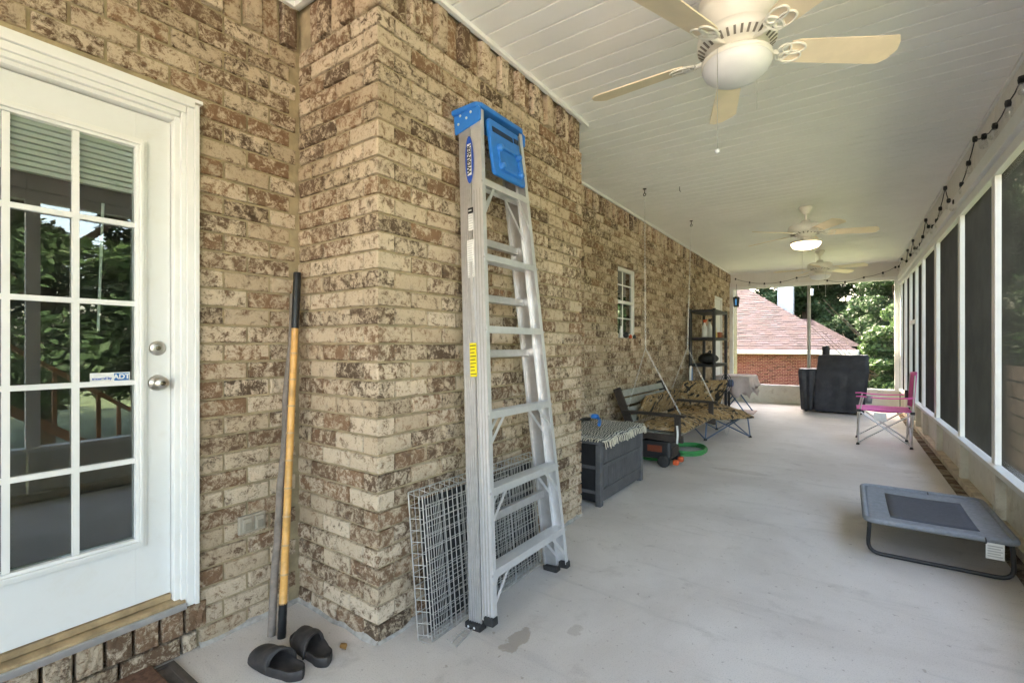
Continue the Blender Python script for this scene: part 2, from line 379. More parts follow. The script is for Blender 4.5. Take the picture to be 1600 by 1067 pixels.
# ceiling of narrow vinyl planks running across the porch
ce = MB().box(-2.6, 1.25, YB, 12.75, H+.012, H+.16).build('ceiling', VINYL); tag(ce, kind='structure')
def plank_mesh(name, L, W, T, mt, groove=.011):
    # runs along +x, width along y, face looking to -z, chamfered long edges and a shallow middle bead
    pr = [(0, 0), (0, -T+.0015), (.0015, -T), (W-.0115, -T), (W-.0105, -T+groove), (W-.0003, -T+groove), (W-.0003, 0)]
    n = len(pr); v = [(x, a, b) for x in (0, L) for a, b in pr]
    f = [tuple(range(n)), tuple(range(2*n-1, n-1, -1))]+[(i, n+i, n+(i+1) % n, (i+1) % n) for i in range(n)]
    return mk(v, f, name, mt)
PW = .1383
pl_full = plank_mesh('plank', XR-XW-.004, PW, .012, VINYL); pl_pier = plank_mesh('plank', XR-XP-.004, PW, .012, VINYL)
y = 1.786-PW*26
while y < YE-.02:
    pier = YP-.02 < y+PW/2 < YP2
    link_copy('plank', pl_pier if pier else pl_full, ce, ((XP if pier else XW)+.002, y, H+.0119))
    y += PW
# roof above keeps the sun out
rf = MB().box(-9, 1.35, YB-.1, 12.85, H+.17, H+.4).build('roof', SHINGLE); tag(rf, kind='structure')

# ------------------------------------------------------------------ the brick house
house = thing('brick_house', (0, 0, 0), 'mottled tan and brown brick house wall with projecting pier beside the porch', 'house')
MR = .014
wall = MB()
WIN = (5.50, 6.30, 1.40, 2.335); DR2 = (10.72, 11.62, 0, 2.39); DR3 = (3.6, 4.60, 0, 2.26); DR1 = (-.20, .895, 0, 2.345)
def slab_x(x, y0, y1, holes):
    ys = sorted({y0, y1, *[h[0] for h in holes], *[h[1] for h in holes]})
    for a, b in zip(ys[:-1], ys[1:]):
        h = [q for q in holes if q[0] <= a and q[1] >= b]
        zs = [0, H+.01]
        if h: z0, z1 = h[0][2], h[0][3]; segs = ([(0, z0)] if z0 > 0 else [])+[(z1, H+.01)]
        else: segs = [(0, H+.01)]
        for q, r in segs: wall.box(x-.24, x-MR, a, b, q, r)
slab_x(XW, YB, YP+.2, [DR1]); slab_x(XW, YP+.2, YE+.05, [DR3, WIN, DR2])
wall.box(XW-.02, XP-MR, YP+MR, YP2-MR, 0, H+.01)
wall = wall.build('wall', MORTAR, house)
back = MB().box(-8, -2.60, YB, YE+.05, 0, H+.1).box(-8, -3.3, YE+.06, 19, -1.5, 6.2).build('rear_wall', MORTAR, house)  # second box: unseen house mass added to keep sun off the far end
bricks = []     # (mesh key, location, rotation z, scale x, rotation-y flag)
ST = [brick_mesh(BL, BH, .06, s) for s in range(10)]
CO = [brick_mesh(BL, BH, .093, 40+s) for s in range(6)]
SO = [brick_mesh(.076, .2, .075, 60+s) for s in range(6)]
ME = {('S', i): mk(*ST[i], 'brick', BRICK) for i in range(10)}
ME.update({('C', i): mk(*CO[i], 'brick', BRICK) for i in range(6)}); ME.update({('V', i): mk(*SO[i], 'brick', BRICK) for i in range(6)})
RAW = {('S', i): ST[i] for i in range(10)}; RAW.update({('C', i): CO[i] for i in range(6)}); RAW.update({('V', i): SO[i] for i in range(6)})
def put(kind, x, y, z, rz, sx=1.0):
    k = (kind, random.randrange(10 if kind == 'S' else 6))
    bricks.append((k, Vector((x, y, z)), rz, sx))
def run_x(x, y0, y1, z, start, holes):
    """a course on a wall that looks to +x, from y0 to y1"""
    y = start
    while y < y1-.02:
        segs = [(max(y, y0), min(y+BL, y1))]
        for h in holes:
            if h[2]-.03 < z+BH/2 < h[3]:
                new = []
                for a, b in segs:
                    if b <= h[0] or a >= h[1]: new.append((a, b)); continue
                    if a < h[0]-.03: new.append((a, h[0]))
                    if b > h[1]+.03: new.append((h[1], b))
                segs = new
        for a, b in segs:
            if b-a > .03: put('S', x+random.uniform(-.0015, .002), a, z+random.uniform(-.0012, .0012), math.pi/2, (b-a)/BL)
        y += PITCH
NC = 34; jig = random.Random(3)
for c in range(NC):
    z = .004+c*CP; odd = c % 2
    run_x(XW, YB+1.5, YP-.012, z, YB+1.5-(PITCH/2 if odd else 0), [(DR1[0], DR1[1], .0, DR1[3])])
    # pier: corner brick, then the two faces
    if odd:
        put('C', XP-BL, YP, z, 0); run_x(XP, YP+HB+.011, YP2, z, YP+HB+.011, [])
        x = XP-BL-.011
    else:
        bricks.append((('C', random.randrange(6)), Vector((XP, YP, z)), math.pi/2, 1.0)); run_x(XP, YP+BL+.011, YP2, z, YP+BL+.011, [])
        x = XP-HB-.011
    while x > XW+.03:
        L = min(BL, x-XW); put('S', x-L, YP+random.uniform(-.002, .0015), z, 0, L/BL); x -= PITCH
    run_x(XW, YP2+.02, YE, z, YP2+.02-(PITCH/2 if odd else 0), [DR3, WIN, DR2])
zs = NC*CP+.006
y = YB+1.5; k = 0
while y < YP-.09: put('V', XW+(.024 if k % 2 else 0), y, zs, math.pi/2); y += .0875; k += 1
y = YP+.002; k = 1
while y < YP2-.07: put('V', XP+(.024 if k % 2 else 0), y, zs, math.pi/2); y += .0875; k += 1
x = XP-.078; k = 0
while x > XW+.02: put('V', x, YP-(.0 if k % 2 else .02), zs, 0); x -= .0875; k += 1
y = YP2+.03; k = 0
while y < YE-.07: put('V', XW+(.024 if k % 2 else 0), y, zs, math.pi/2); y += .0875; k += 1
# door step: rowlock course and jamb bricks of the openings
y = -.2
while y < .89: put('V', XW+.012, y, .09, math.pi/2); bricks[-1] = (bricks[-1][0], bricks[-1][1], math.pi/2, 1.0, .55); y += .0875
y = -.2; z = .004
while y < .88: put('S', XW+.006, y, .004, math.pi/2, min(1, (.89-y)/BL)); y += PITCH
for c in range(NC):
    z = .004+c*CP
    for h in (WIN, DR2, DR3):
        if h[2]-.03 < z < h[3]-.05: put('S', XW-.115, h[1]-.004, z, 0, .55)      # far jamb, looks to -y
y = WIN[0]-.06
while y < WIN[1]+.02:                                                         # sloping rowlock sill
    put('V', XW+.03, y, WIN[2]-.09, math.pi/2); bricks[-1] = (*bricks[-1][:3], 1.0, .45); y += .0875
def bmat(b):
    sz = b[4] if len(b) > 4 else 1
    return Matrix.Translation(b[1]) @ Matrix.Rotation(b[2], 4, 'Z') @ Matrix.Diagonal((b[3], 1, sz, 1))
def score(b):
    M = bmat(b); L = .076 if b[0][0] == 'V' else BL
    c = M @ Vector((L/2, 0, .035)); nrm = (M.to_3x3() @ Vector((0, -1, 0))).normalized()
    d = c-Vector((0, 0, CAMH)); zc = -sy_*d.x+cy_*d.y
    if zc < .2: return 0
    px = 800+F_PX*(cy_*d.x+sy_*d.y)/zc; py = CY-F_PX*d.z/zc
    if not (-20 < px < 1620 and -20 < py < 1090): return 0
    return max(0, -nrm.dot(d.normalized()))*b[3]*(1 if b[0][0] == 'V' else 1)/zc**2
bricks.sort(key=score, reverse=True)
for b in bricks[:300]:
    o = link_copy('brick', ME[b[0]], wall, (0, 0, 0)); o.matrix_local = bmat(b)
vv = []; ff = []
for b in bricks[300:]:
    v, f = RAW[b[0]]; M = bmat(b); o = len(vv); vv += [tuple(M @ Vector(q)) for q in v]; ff += [tuple(i+o for i in q) for q in f]
rest = bpy.data.objects.new('brickwork', mk(vv, ff, 'brickwork', BRICK)); COL.objects.link(rest); rest.parent = house; rest['kind'] = 'stuff'
# small white trim where brick meets ceiling
tr = MB()
tr.bar((XW+.035, YB, H-.012), (XW+.035, YP-.035, H-.012), .022, .024); tr.bar((XW+.03, YP-.036, H-.0125), (XP+.03, YP-.036, H-.0125), .022, .024)
tr.bar((XP+.037, YP-.046, H-.012), (XP+.037, YP2+.03, H-.012), .022, .024); tr.bar((XW+.035, YP2, H-.0115), (XW+.035, YE-.01, H-.0115), .022, .024)
tr.build('ceiling_trim', WHITE, house)
fm = MB(); rs = random.Random(12)
for (a, b) in (((XW, .9), (XW, YP)), ((XW, YP), (XP, YP)), ((XP, YP), (XP, YP2)), ((XW, YP2), (XW, YE))):
    a = Vector((*a, 0)); b = Vector((*b, 0)); n = max(2, int((b-a).length/.07)); d = (b-a).normalized(); nr = Vector((d.y, -d.x, 0)); rows = [[], [], []]
    for k in range(n+1):
        p = a+(b-a)*k/n; w_ = rs.uniform(.006, .02); h_ = rs.uniform(.008, .03)
        rows[0].append(p+nr*w_+Vector((0, 0, .0006))); rows[1].append(p+nr*(.004+w_*.35)+Vector((0, 0, h_*.6))); rows[2].append(p-nr*.006+Vector((0, 0, h_)))
    fm.grid(rows)
fm.build('base_mortar', mat('grey_base_mortar', (.36, .34, .31), .95, var=.25, scale=20, bump=.6, bscale=120), house)

# ---- glazed door (leaf, casing, panes, hardware)
DX = -2.335
door = MB()
gy0, gy1, gz0, gz1 = .15, .690, .527, 2.10
for a in ((-.105, gy0, .265, 2.24), (gy1, .81, .265, 2.24), (gy0, gy1, .265, gz0), (gy0, gy1, gz1, 2.24)): door.box(DX-.044, DX, a[0], a[1], a[2], a[3])
door = door.build('door', DOORW, house, bevel=.001); tag(door, label='white glazed door with fifteen panes')
fr = MB()
for e, d in ((0, .012), (.012, .02), (.024, .009)):      # stepped moulding around the glass
    o = .034-e
    fr.box(DX, DX+d, gy1-.004+e*.0, gy1+o, gz0-o, gz1+o) if False else None
    y0, y1, z0, z1 = gy0-o, gy1+o, gz0-o, gz1+o; w_ = .0118
    fr.box(DX-.001, DX+d, y1-w_, y1, z0, z1); fr.box(DX-.001, DX+d, y0, y0+w_, z0, z1)
    fr.box(DX-.001, DX+d, y0+w_, y1-w_, z1-w_, z1); fr.box(DX-.001, DX+d, y0+w_, y1-w_, z0, z0+w_)
fr.build('glazing_frame', WHITE, door, bevel=.002)
mu = MB(); cw = (gy1-gy0)/3; rh = (gz1-gz0)/5
for k in (1, 2): mu.box(DX-.02, DX-.002, gy0+cw*k-.0095, gy0+cw*k+.0095, gz0, gz1)
for k in range(1, 5):
    for c in range(3): mu.box(DX-.0205, DX-.0025, gy0+cw*c+(.0095 if c else 0), gy0+cw*(c+1)-(.0095 if c < 2 else 0), gz0+rh*k-.0095, gz0+rh*k+.0095)
mu.build('muntin', WHITE, door)
pane_me = MB().box(0, .004, 0, cw-.002, 0, rh-.002).mesh('pane', GLASS)
for c in range(3):
    for r_ in range(5): link_copy('pane', pane_me, door, (DX-.024, gy0+cw*c+.001, gz0+rh*r_+.001))
# blind folded up at the top of the glass, inside, and its wand
bl = MB()
for k in range(9): bl.box(DX-.06, DX-.035, gy0, gy1, gz1-.012-.021*k, gz1-.0145-.021*k+.017)
bl.build('blind', VINYL, door)
MB().tube([(DX-.05, .60, 1.86), (DX-.05, .585, 1.36)], .005, 6).build('blind_wand', VINYL, door)
for zz, rr, key in ((1.293, .030, 0), (1.150, .033, 1)):
    k = MB(); M = Matrix.Translation((DX, .763, zz)) @ Matrix.Rotation(math.pi/2, 4, 'Y')
    pr = [(0, .012), (rr*.8, .012), (rr, .006), (rr, 0)] if not key else [(0, .062), (.02, .062), (.027, .052), (.026, .04), (.013, .03), (.012, .014), (rr*.9, .010), (rr, .004), (rr, 0)]
    k.lathe(pr, n=28); k.v = [tuple(M @ Vector(q)) for q in k.v]
    hk = k.build('handle' if key else 'deadbolt', STEEL, door)
    q = MB(); q.lathe([(0, .0655 if key else .0155), (.009, .0655 if key else .0155), (.0095, .06 if key else .011)], n=16); q.v = [tuple(M @ Vector(a)) for a in q.v]
    q.build('keyhole', mat('dark_brass', (.2, .17, .12), .35, 1), door)
# security sticker
TX = Matrix(((0, 0, 1, 0), (1, 0, 0, 0), (0, 1, 0, 0), (0, 0, 0, 1)))      # text plane looking to +x, reading along +y
MB().box(DX-.019, DX-.0185, .553, .676, 1.163, 1.198).build('sticker', PAPER, door)
MB().box(DX-.0184, DX-.018, .626, .673, 1.166, 1.195).build('sticker_logo', STICKERBLUE, door)
text_obj('ADT', .026, PAPER, door, Matrix.Translation((DX-.0172, .6495, 1.1805)) @ TX, bold=.0008)
text_obj('secured by', .0135, LOGOBLUE, door, Matrix.Translation((DX-.0176, .589, 1.176)) @ TX, bold=.0004)
# casing: jamb and moulded outer frame
cs = MB()
for (y0, y1, x1) in ((.812, .832, -2.30), (.832, .850, -2.283), (.850, .876, -2.272), (.876, .893, -2.262)): cs.box(DX-.03, x1, y0, y1, .205, 2.248+(y1-.815))
for (z0, z1, x1) in ((2.246, 2.262, -2.30), (2.262, 2.282, -2.283), (2.282, 2.31, -2.272), (2.31, 2.335, -2.258)): cs.box(DX-.03, x1-.0015, -.2, .811+(z0-2.246)+.0, z0, z1)
cs.build('casing', WHITE, door, bevel=.0025)
MB().box(DX-.03, -2.262, -.2, .905, 2.335, 2.3485).build('drip_cap', WHITE, door)
MB().box(-2.36, -2.275, -.2, .845, .212, .236).build('threshold', THRESH, door, bevel=.003)
MB().box(-2.2745, -2.262, -.2, .8455, .200, .226).build('threshold_edge', ALU, door, bevel=.002)
MB().box(DX-.03, DX+.012, -.1, .808, .240, .262).build('door_sweep', THRESH, door)
# dark sheet, its colour stands in for the unlit room behind the glass
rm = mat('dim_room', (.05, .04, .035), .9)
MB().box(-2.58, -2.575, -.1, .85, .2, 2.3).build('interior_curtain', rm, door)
# ---- window on the long wall
wx = -2.375
win = MB(); y0, y1, z0, z1 = WIN[0]+.005, WIN[1]-.03, WIN[2]+.01, WIN[3]-.005
for a in ((y0, y0+.05, z0, z1), (y1-.05, y1, z0, z1), (y0+.05, y1-.05, z1-.06, z1), (y0+.05, y1-.05, z0, z0+.05), (y0+.05, y1-.05, (z0+z1)/2-.02, (z0+z1)/2+.02)): win.box(wx-.05, wx, *a)
win = win.build('window', WHITE, house, bevel=.003); tag(win, label='white sash window in the long brick wall')
mm = MB(); ym = (y0+y1)/2
mm.box(wx-.02, wx-.012, ym-.008, ym+.008, z0+.05, z1-.06)
for zz in ((z0*3+z1)/4+.02, (z0+z1*3)/4-.01): mm.box(wx-.0205, wx-.0125, y0+.05, y1-.05, zz-.008, zz+.008)
mm.build('muntin', WHITE, win)
MB().box(wx-.03, wx-.026, y0+.05, y1-.05, z0+.05, (z0+z1)/2-.02).build('pane', GLASS, win)
MB().box(wx-.0305, wx-.0265, y0+.05, y1-.05, (z0+z1)/2+.02, z1-.06).build('pane', GLASS, win)
MB().box(wx-.12, wx-.11, y0, y1, z0, z1).build('curtain', mat('pale_curtain', (.3, .3, .29), .9), win)
# ---- far door and hidden doorway
fdr = MB().box(-2.40, -2.36, DR2[0]+.06, DR2[1]-.06, .03, DR2[3]-.06).build('door', DOORW, house, bevel=.003); tag(fdr, label='plain white door behind the shelving rack')
MB().box(-2.39, -2.325, DR2[0], DR2[0]+.06, 0, DR2[3]).box(-2.39, -2.325, DR2[1]-.06, DR2[1], 0, DR2[3]).box(-2.39, -2.326, DR2[0]+.06, DR2[1]-.06, DR2[3]-.06, DR2[3]).build('casing', WHITE, fdr)
MB().lathe([(0, .05), (.025, .045), (.02, .02), (.03, 0)], (0, 0, 0), 14).build('handle', STEEL, fdr).matrix_local = Matrix.Translation((-2.36, DR2[0]+.13, 1.0)) @ Matrix.Rotation(math.pi/2, 4, 'Y')
hd = MB().box(-2.42, -2.40, DR3[0], DR3[1], 0, DR3[3]).build('door', DOORW, house)

# ------------------------------------------------------------------ screen walls
sw = thing('screen_wall', (XR, 0, 0), 'long white framed wall of dark insect screens on the right', 'screen wall')
def W(o_mb): o_mb.v = [(x-XR, y, z) for x, y, z in o_mb.v]; return o_mb
posts = [-3.2, -2.4, -1.59, -.30, .99, 2.28, 3.57, 4.86, 6.15, 7.66, 8.87, 9.68, 10.5, 11.35, 12.2]
for i, p in enumerate(posts):
    wd = .16 if p == 7.66 else .09
    W(MB().box(.862, .902, p-wd, p, .452, 2.52)).build('post', WHITE, sw, bevel=.003)
    W(MB().box(.868, .93, p-wd*.8, p-.005, .062, .408)).build('stud', CREAMW, sw, bevel=.003)
for a, b in zip(posts[:-1], posts[1:]):
    if a < 1.5: W(MB().box(.897, .899, a, b-.09, .452, 2.52)).build('screen', SCREEN_END, sw)
    else:                                                       # woven from real wires, 6 mm apart
        mb = MB(); y0, y1 = a, b-.09; ny = int((y1-y0)/.006); nz = int(2.068/.006); r = .00056; tri = ((1, 0), (0, 1), (-1, 0), (0, -1)); q4 = [(k, (k+1) % 4, 4+(k+1) % 4, 4+k) for k in range(4)]
        for k in range(ny+1):
            yy = y0+(y1-y0)*k/ny; mb.add([(.898+r*c, yy+r*d, zz) for zz in (.452, 2.52) for c, d in tri], q4)
        for k in range(nz+1):
            zz = .452+2.068*k/nz; mb.add([(.899+r*c, yy, zz+r*d) for yy in (y0, y1) for c, d in tri], q4)
        tag(W(mb).build('screen', SCREEN, sw), kind='stuff')
    W(MB().box(.925, .94, a-.004, b-.004-.07, .062, .408)).build('panel', CREAMW, sw)
for a, b in ((YB, .9), (.9, 4.80), (4.80, 7.6), (7.6, 12.26)):
    W(MB().box(.838, .955, a, b-.002, .41, .45)).build('sill', WHITE, sw, bevel=.004)
    W(MB().box(.862, .95, a, b-.002, .0, .06)).build('bottom_plate', mat('stained_plate', (.5, .43, .33), .8, var=.2, scale=8, dirt=(.2, .15, .1), dirt_amt=.7), sw, bevel=.004)
    W(MB().box(.855, .95, a, b-.002, 2.521, 2.60)).build('top_rail', WHITE, sw, bevel=.003)
    W(MB().box(.822, .97, a, b-.002, 2.602, 2.705)).build('trim_board', WHITE, sw, bevel=.005)
W(MB().box(.862, .91, 9.68, 10.41, 1.66, 1.72)).build('cross_rail', WHITE, sw)
W(MB().box(.862, .97, YB, 12.26, 2.707, H+.01)).build('header', FASCIA, sw)
vp = plank_mesh('plank', .303, .1265, .010, FASCIA, .006)
ROTR = Matrix(((0, 0, 1, 0), (0, -1, 0, 0), (1, 0, 0, 0), (0, 0, 0, 1)))     # plank standing upright, face to -x
y = -.6
while y < YE-.03:
    o = link_copy('plank', vp, sw, (0, 0, 0)); o.matrix_local = Matrix.Translation((.0115, y+.1265, 2.706)) @ ROTR; y += .1265
W(MB().bar((.843, YB, H-.008), (.843, YE, H-.008), .02, .03)).build('ceiling_trim', WHITE, sw)
bw = thing('screen_wall', (0, YB, 0), 'low screened end wall behind the camera', 'screen wall')  # unseen end wall, added to reduce the light entering from behind
MB().box(XW, .86, -.06, .0, 0, .41).build('panel', CREAMW, bw); MB().box(XW, .86, -.07, .03, .412, .45).build('sill', WHITE, bw)
for x in (XW, -.76, .77): MB().box(x, x+.09, -.05, .0, .452, 2.68).build('post', WHITE, bw)
for x in (XW, -.76): MB().box(x+.09, x+1.53, -.026, -.024, .452, 2.68).build('screen', SCREEN_BACK, bw)
MB().box(XW, .86, -.06, .02, 2.682, H).build('header', FASCIA, bw)
ew = thing('screen_wall', (0, YE, 0), 'low white end wall with clear screens facing the neighbouring roof', 'screen wall')
def E_(o_mb): o_mb.v = [(x, y-YE, z) for x, y, z in o_mb.v]; return o_mb
E_(MB().box(XW+.0, .86, YE+.03, YE+.05, 0, .385)).build('panel', CREAMW, ew)
E_(MB().box(XW+.0, .86, YE-.03, YE+.09, .386, .42)).build('sill', WHITE, ew, bevel=.004)
E_(MB().box(XW, .86, YE+.0, YE+.03, .0, .05)).build('bottom_plate', CREAMW, ew)
for x0, x1 in ((XW, XW+.075), (.78, .86)): E_(MB().box(x0, x1, YE-.01, YE+.06, .421, 2.63)).build('post', WHITE, ew, bevel=.003)
E_(MB().tube([(-.685, YE+.02, .42), (-.685, YE+.02, 2.64)], .034, 14)).build('post', POSTM, ew)
E_(MB().box(XW, .86, YE-.02, YE+.07, 2.631, 2.70)).build('trim_board', WHITE, ew, bevel=.004)
E_(MB().box(XW, .86, YE+.012, YE+.08, 2.701, H+.01)).build('header', FASCIA, ew)
E_(MB().box(XW+.075, -.72, YE+.03, YE+.032, .42, 2.631)).build('screen', SCREEN_END, ew)
E_(MB().box(-.65, .78, YE+.03, YE+.032, .42, 2.631)).build('screen', SCREEN_END, ew)
ROTE = Matrix(((0, 1, 0, 0), (0, 0, 1, 0), (1, 0, 0, 0), (0, 0, 0, 1)))
x = XW+.01
while x < .80:
    o = link_copy('plank', vp, ew, (0, 0, 0)); o.matrix_local = Matrix.Translation((x, .0115, 2.7015)) @ ROTE; x += .1265
E_(MB().bar((XW, YE-.012, H-.009), (.84, YE-.012, H-.009), .02, .026)).build('ceiling_trim', WHITE, ew)

# ------------------------------------------------------------------ things on the porch, near ones first
# electrical outlet cover
o = thing('outlet_cover', (XW, 1.12, .475), 'grey weatherproof double outlet cover low on brick wall beside the door', 'outlet')
MB().box(.0, .016, -.062, .062, -.042, .042).build('plate', OUTLET, o, bevel=.004)
for s in (-1, 1):
    MB().box(.0165, .030, s*.028-.021, s*.028+.021, -.030, .032).build('flap', OUTLET, o, bevel=.004)
    MB().box(.0305, .034, s*.028-.013, s*.028+.013, -.024, .012).build('flap_inset', mat('outlet_inset', (.28, .245, .19), .5), o, bevel=.001)

# poles in the corner
def pole(name, a, b, label, build):
    a = Vector(a); b = Vector(b); o = thing(name, a, label, 'pole'); build(o, b-a); return o
def bamboo(o, d):
    L = d.length; u = d.normalized(); pts = []; rr = []; n = 11
    t0, t1 = .085, .835
    for k in range(n):
        t = t0+(t1-t0)*k/(n-1)
        for dt, q in ((-.004, 1.0), (0, 1.14), (.004, 1.0)):
            if 0 < k < n-1 or (k == 0 and dt >= 0) or (k == n-1 and dt <= 0): pts.append(d*(t+dt)); rr.append(.0172*q*(1-.10*t))
    MB().tube(pts, rr, 14).build('cane', BAMBOO, o)
    for k in range(1, n-1):
        t = t0+(t1-t0)*k/(n-1); MB().tube([d*(t-.0022), d*(t+.0022)], .0172*1.17*(1-.1*t), 14).build('node_ring', mat('bamboo_node', (.45, .30, .16), .6), o)
    for a, b in ((0, .087), (.833, 1)):
        m = max(3, int((b-a)*L/.02)); q = [d*(a+(b-a)*i/m) for i in range(m+1)]
        MB().tube(q, [.0182+(.0012 if i % 2 else 0) for i in range(m+1)], 12).build('tape_grip', mat('black_tape', (.012, .012, .013), .3, bump=.4, bscale=70), o)
pole('bamboo_pole', (-2.065, 1.143, 0), (-2.235, 1.318, 1.665), 'yellow bamboo pole with black taped ends leaning in the brick corner', bamboo)
def stick(o, d):
    pts = [d*(i/12)+Vector((.004*math.sin(i*1.3), .004*math.cos(i*1.9), 0)) for i in range(13)]; pts[0].z = 0
    MB().tube(pts, [.0175-.003*i/12 for i in range(13)], 12).build('shaft', GREYWOOD, o)
pole('wooden_stick', (-2.118, 1.122, 0), (-2.262, 1.315, 1.56), 'grey weathered wooden stick leaning left of the bamboo pole', stick)

# slide sandals
def sandal(toe, heel, label, flip):
    toe = Vector(toe); heel = Vector(heel); d = toe-heel; L = .285
    o = thing('slide_sandal', heel, label, 'sandal', math.atan2(d.y, d.x), 'pair of slide sandals')
    def half(t):       # half width along the foot, t 0 heel..1 toe
        return .038*(1-(max(0, .18-t)/.18)**2.2*.9)+.014*math.sin(min(1, max(0, (t-.25)/.6))*math.pi/1.35) if t < .8 else (.038+.014*math.sin(math.pi/1.35*min(1, (t-.25)/.6)))*math.sqrt(max(0.02, 1-((t-.8)/.2)**2*.97))
    N = 20; layers = []
    for (z, k) in ((0, .93), (.006, 1.0), (.02, 1.03), (.034, 1.02), (.037, .97), (.029, .88), (.025, .5), (.024, .0)):
        ring = []
        for i in range(N+1): t = i/N; ring.append((t*L*(.5+.5*k)+L*.25*(1-k), half(t)*k+flip*.006*math.sin(t*3), z+.006*(1-t)*(1 if z > .01 else 0)))
        for i in range(N, -1, -1): t = i/N; ring.append((t*L*(.5+.5*k)+L*.25*(1-k), -half(t)*k+flip*.006*math.sin(t*3), z+.006*(1-t)*(1 if z > .01 else 0)))
        layers.append(ring+[ring[0]])
    mb = MB(); mb.grid(layers); mb.build('sole', SANDAL, o)
    st = []
    for i in range(9):
        t = .44+.44*i/8; row = []; hw = half(t)*1.05; hh = .072-.026*(i/8)**1.5+.004*math.sin(i)
        for k in range(13):
            a = math.pi*k/12; row.append((t*L+.018*math.cos(a)*flip, hw*math.cos(a)+flip*.006*math.sin(t*3), .012+hh*math.sin(a)**.75))
        st.append(row)
    MB().grid(st).build('strap', SANDAL, o, solid=.007)
    rim = [(.44*L+.018*math.cos(math.pi*k/12)*flip, half(.44)*1.06*math.cos(math.pi*k/12), .012+.073*math.sin(math.pi*k/12)**.75) for k in range(13)]
    MB().tube(rim, .0045, 6).build('strap_rim', SANDAL, o)
    return o
sandal((-2.0, 1.015, 0), (-1.735, 1.045, 0), 'dark slide sandal nearest the camera, left one of the pair', 1)
sandal((-2.005, 1.175, 0), (-1.72, 1.145, 0), 'dark slide sandal nearer the brick pier, right one of the pair', -1)
# mats by the door
o = thing('rubber_mat', (-2.0, .45, 0), 'dark rubber doormat with raised border under the brown mat', 'mat')
MB().box(-.27, .30, -.40, .35, .002, .010).build('base', MATGREY, o, bevel=.003)
mb = MB()
for q in (.02, .06):
    mb.box(-.27+q, -.258+q, -.38, .35-q, .0105, .014); mb.box(-.257+q, .28, .338-q, .35-q, .0105, .014)
mb.build('raised_border', MATGREY, o)
o = MB().box(-2.285, -1.75, -.2, .727, .012, .024).build('door_mat', MATBROWN, bevel=.005); tag(o, 'reddish brown pile doormat in front of the door step', 'mat')
# dry leaf
o = MB().grid([[(-1.80+.05*i/4, 1.262+.018*math.sin(math.pi*i/4)*(k-1)-.01*i/4, .006+.006*abs(k-1)) for k in range(3)] for i in range(5)]).build('dry_leaf', LEAFBROWN, solid=.001)
tag(o, 'small dry brown leaf on the floor by the pier corner', 'leaf')
for i, (px, py, r) in enumerate(((800, 1003, .085), (845, 968, .05))):
    c = onZ(px, py); n = 22
    poly = [(c.x+r*(.35+.2*math.sin(k*2.7+i))*math.cos(2*math.pi*k/n)+.2*r*math.sin(k), c.y+r*(1+.3*math.sin(k*1.9))*math.sin(2*math.pi*k/n), .0015) for k in range(n)]

# folded wire crate leaning on the pier
cr = thing('folded_wire_crate', (-1.535, 1.975, 0), 'folded silver wire dog crate leaning against the pier behind the ladder', 'crate')
LEAN = .10
def crate_panel(name, x0, y0, y1, zt, nv, nh, r=.0017, z0=.006, skew=0, mtl=WIRE):
    mb = MB()
    def P(y, z): return (x0-LEAN*z+skew*(y-y0), y, z)
    for k in range(nv+1): y = y0+(y1-y0)*k/nv; mb.tube([P(y, z0), P(y, zt)], r, 5, cap=False)
    for k in range(nh+1): z = z0+(zt-z0)*k/nh; mb.tube([(P(y0, z)[0]+.003, y0, z), (P(y1, z)[0]+.003, y1, z)], r*1.15, 5, cap=False)
    for a, b in (((y0, z0), (y0, zt)), ((y1, z0), (y1, zt)), ((y0, z0), (y1, z0)), ((y0, zt), (y1, zt))): mb.tube([P(*a), P(*b)], r*1.9, 6)
    return tag(mb.build(name, mtl, cr), kind='stuff')
crate_panel('front_panel', .046, -.47, .50, .63, 30, 11)
crate_panel('side_panel', .034, -.44, .20, .58, 22, 12, .0015)
crate_panel('side_panel', .024, -.15, .47, .60, 20, 12, .0015, skew=-.01)
crate_panel('top_panel', .012, -.46, .49, .62, 26, 10, .0015)
crate_panel('back_panel', -.010, -.50, .50, .645, 30, 11)
mb = MB()
for k in range(16):
    y = -.5+k*1.0/15
    mb.tube([(-.010-LEAN*.64, y, .642), (.046-LEAN*.64, y+.01, .632)], .0018, 5)
    mb.tube([(-.010, y, .008), (.049, y+.01, .006)], .0018, 5)
for z in [.05*k+.03 for k in range(12)]: mb.tube([(-.010-LEAN*z, -.5, z), (.049-LEAN*z, -.47, z)], .0018, 5)
tag(mb.build('edge_wires', WIRE, cr), kind='stuff')
mb = MB(); P = lambda x, y, z: (x-LEAN*z, y, z)
mb.add([P(.004, -.45, .02), P(.004, .47, .02), P(.004, .47, .60), P(.004, -.45, .60), P(.010, -.45, .02), P(.010, .47, .02), P(.010, .47, .60), P(.010, -.45, .60)], [(3, 2, 1, 0), (4, 5, 6, 7), (0, 1, 5, 4), (1, 2, 6, 5), (2, 3, 7, 6), (3, 0, 4, 7)])
mb.build('tray', BLACKP, cr)
# loose corner of the front panel on the floor
mb = MB()
for k in range(9): mb.tube([(.088, -.42+.028*k, .008), (.155-.006*k, -.43+.030*k, .004)], .0016, 5)
mb.tube([(.155, -.435, .004), (.095, -.12, .004)], .0022, 5); mb.tube([(.12, -.435, .006), (.085, -.16, .006)], .0018, 5)
mb.build('base_wires', WIRE, cr)

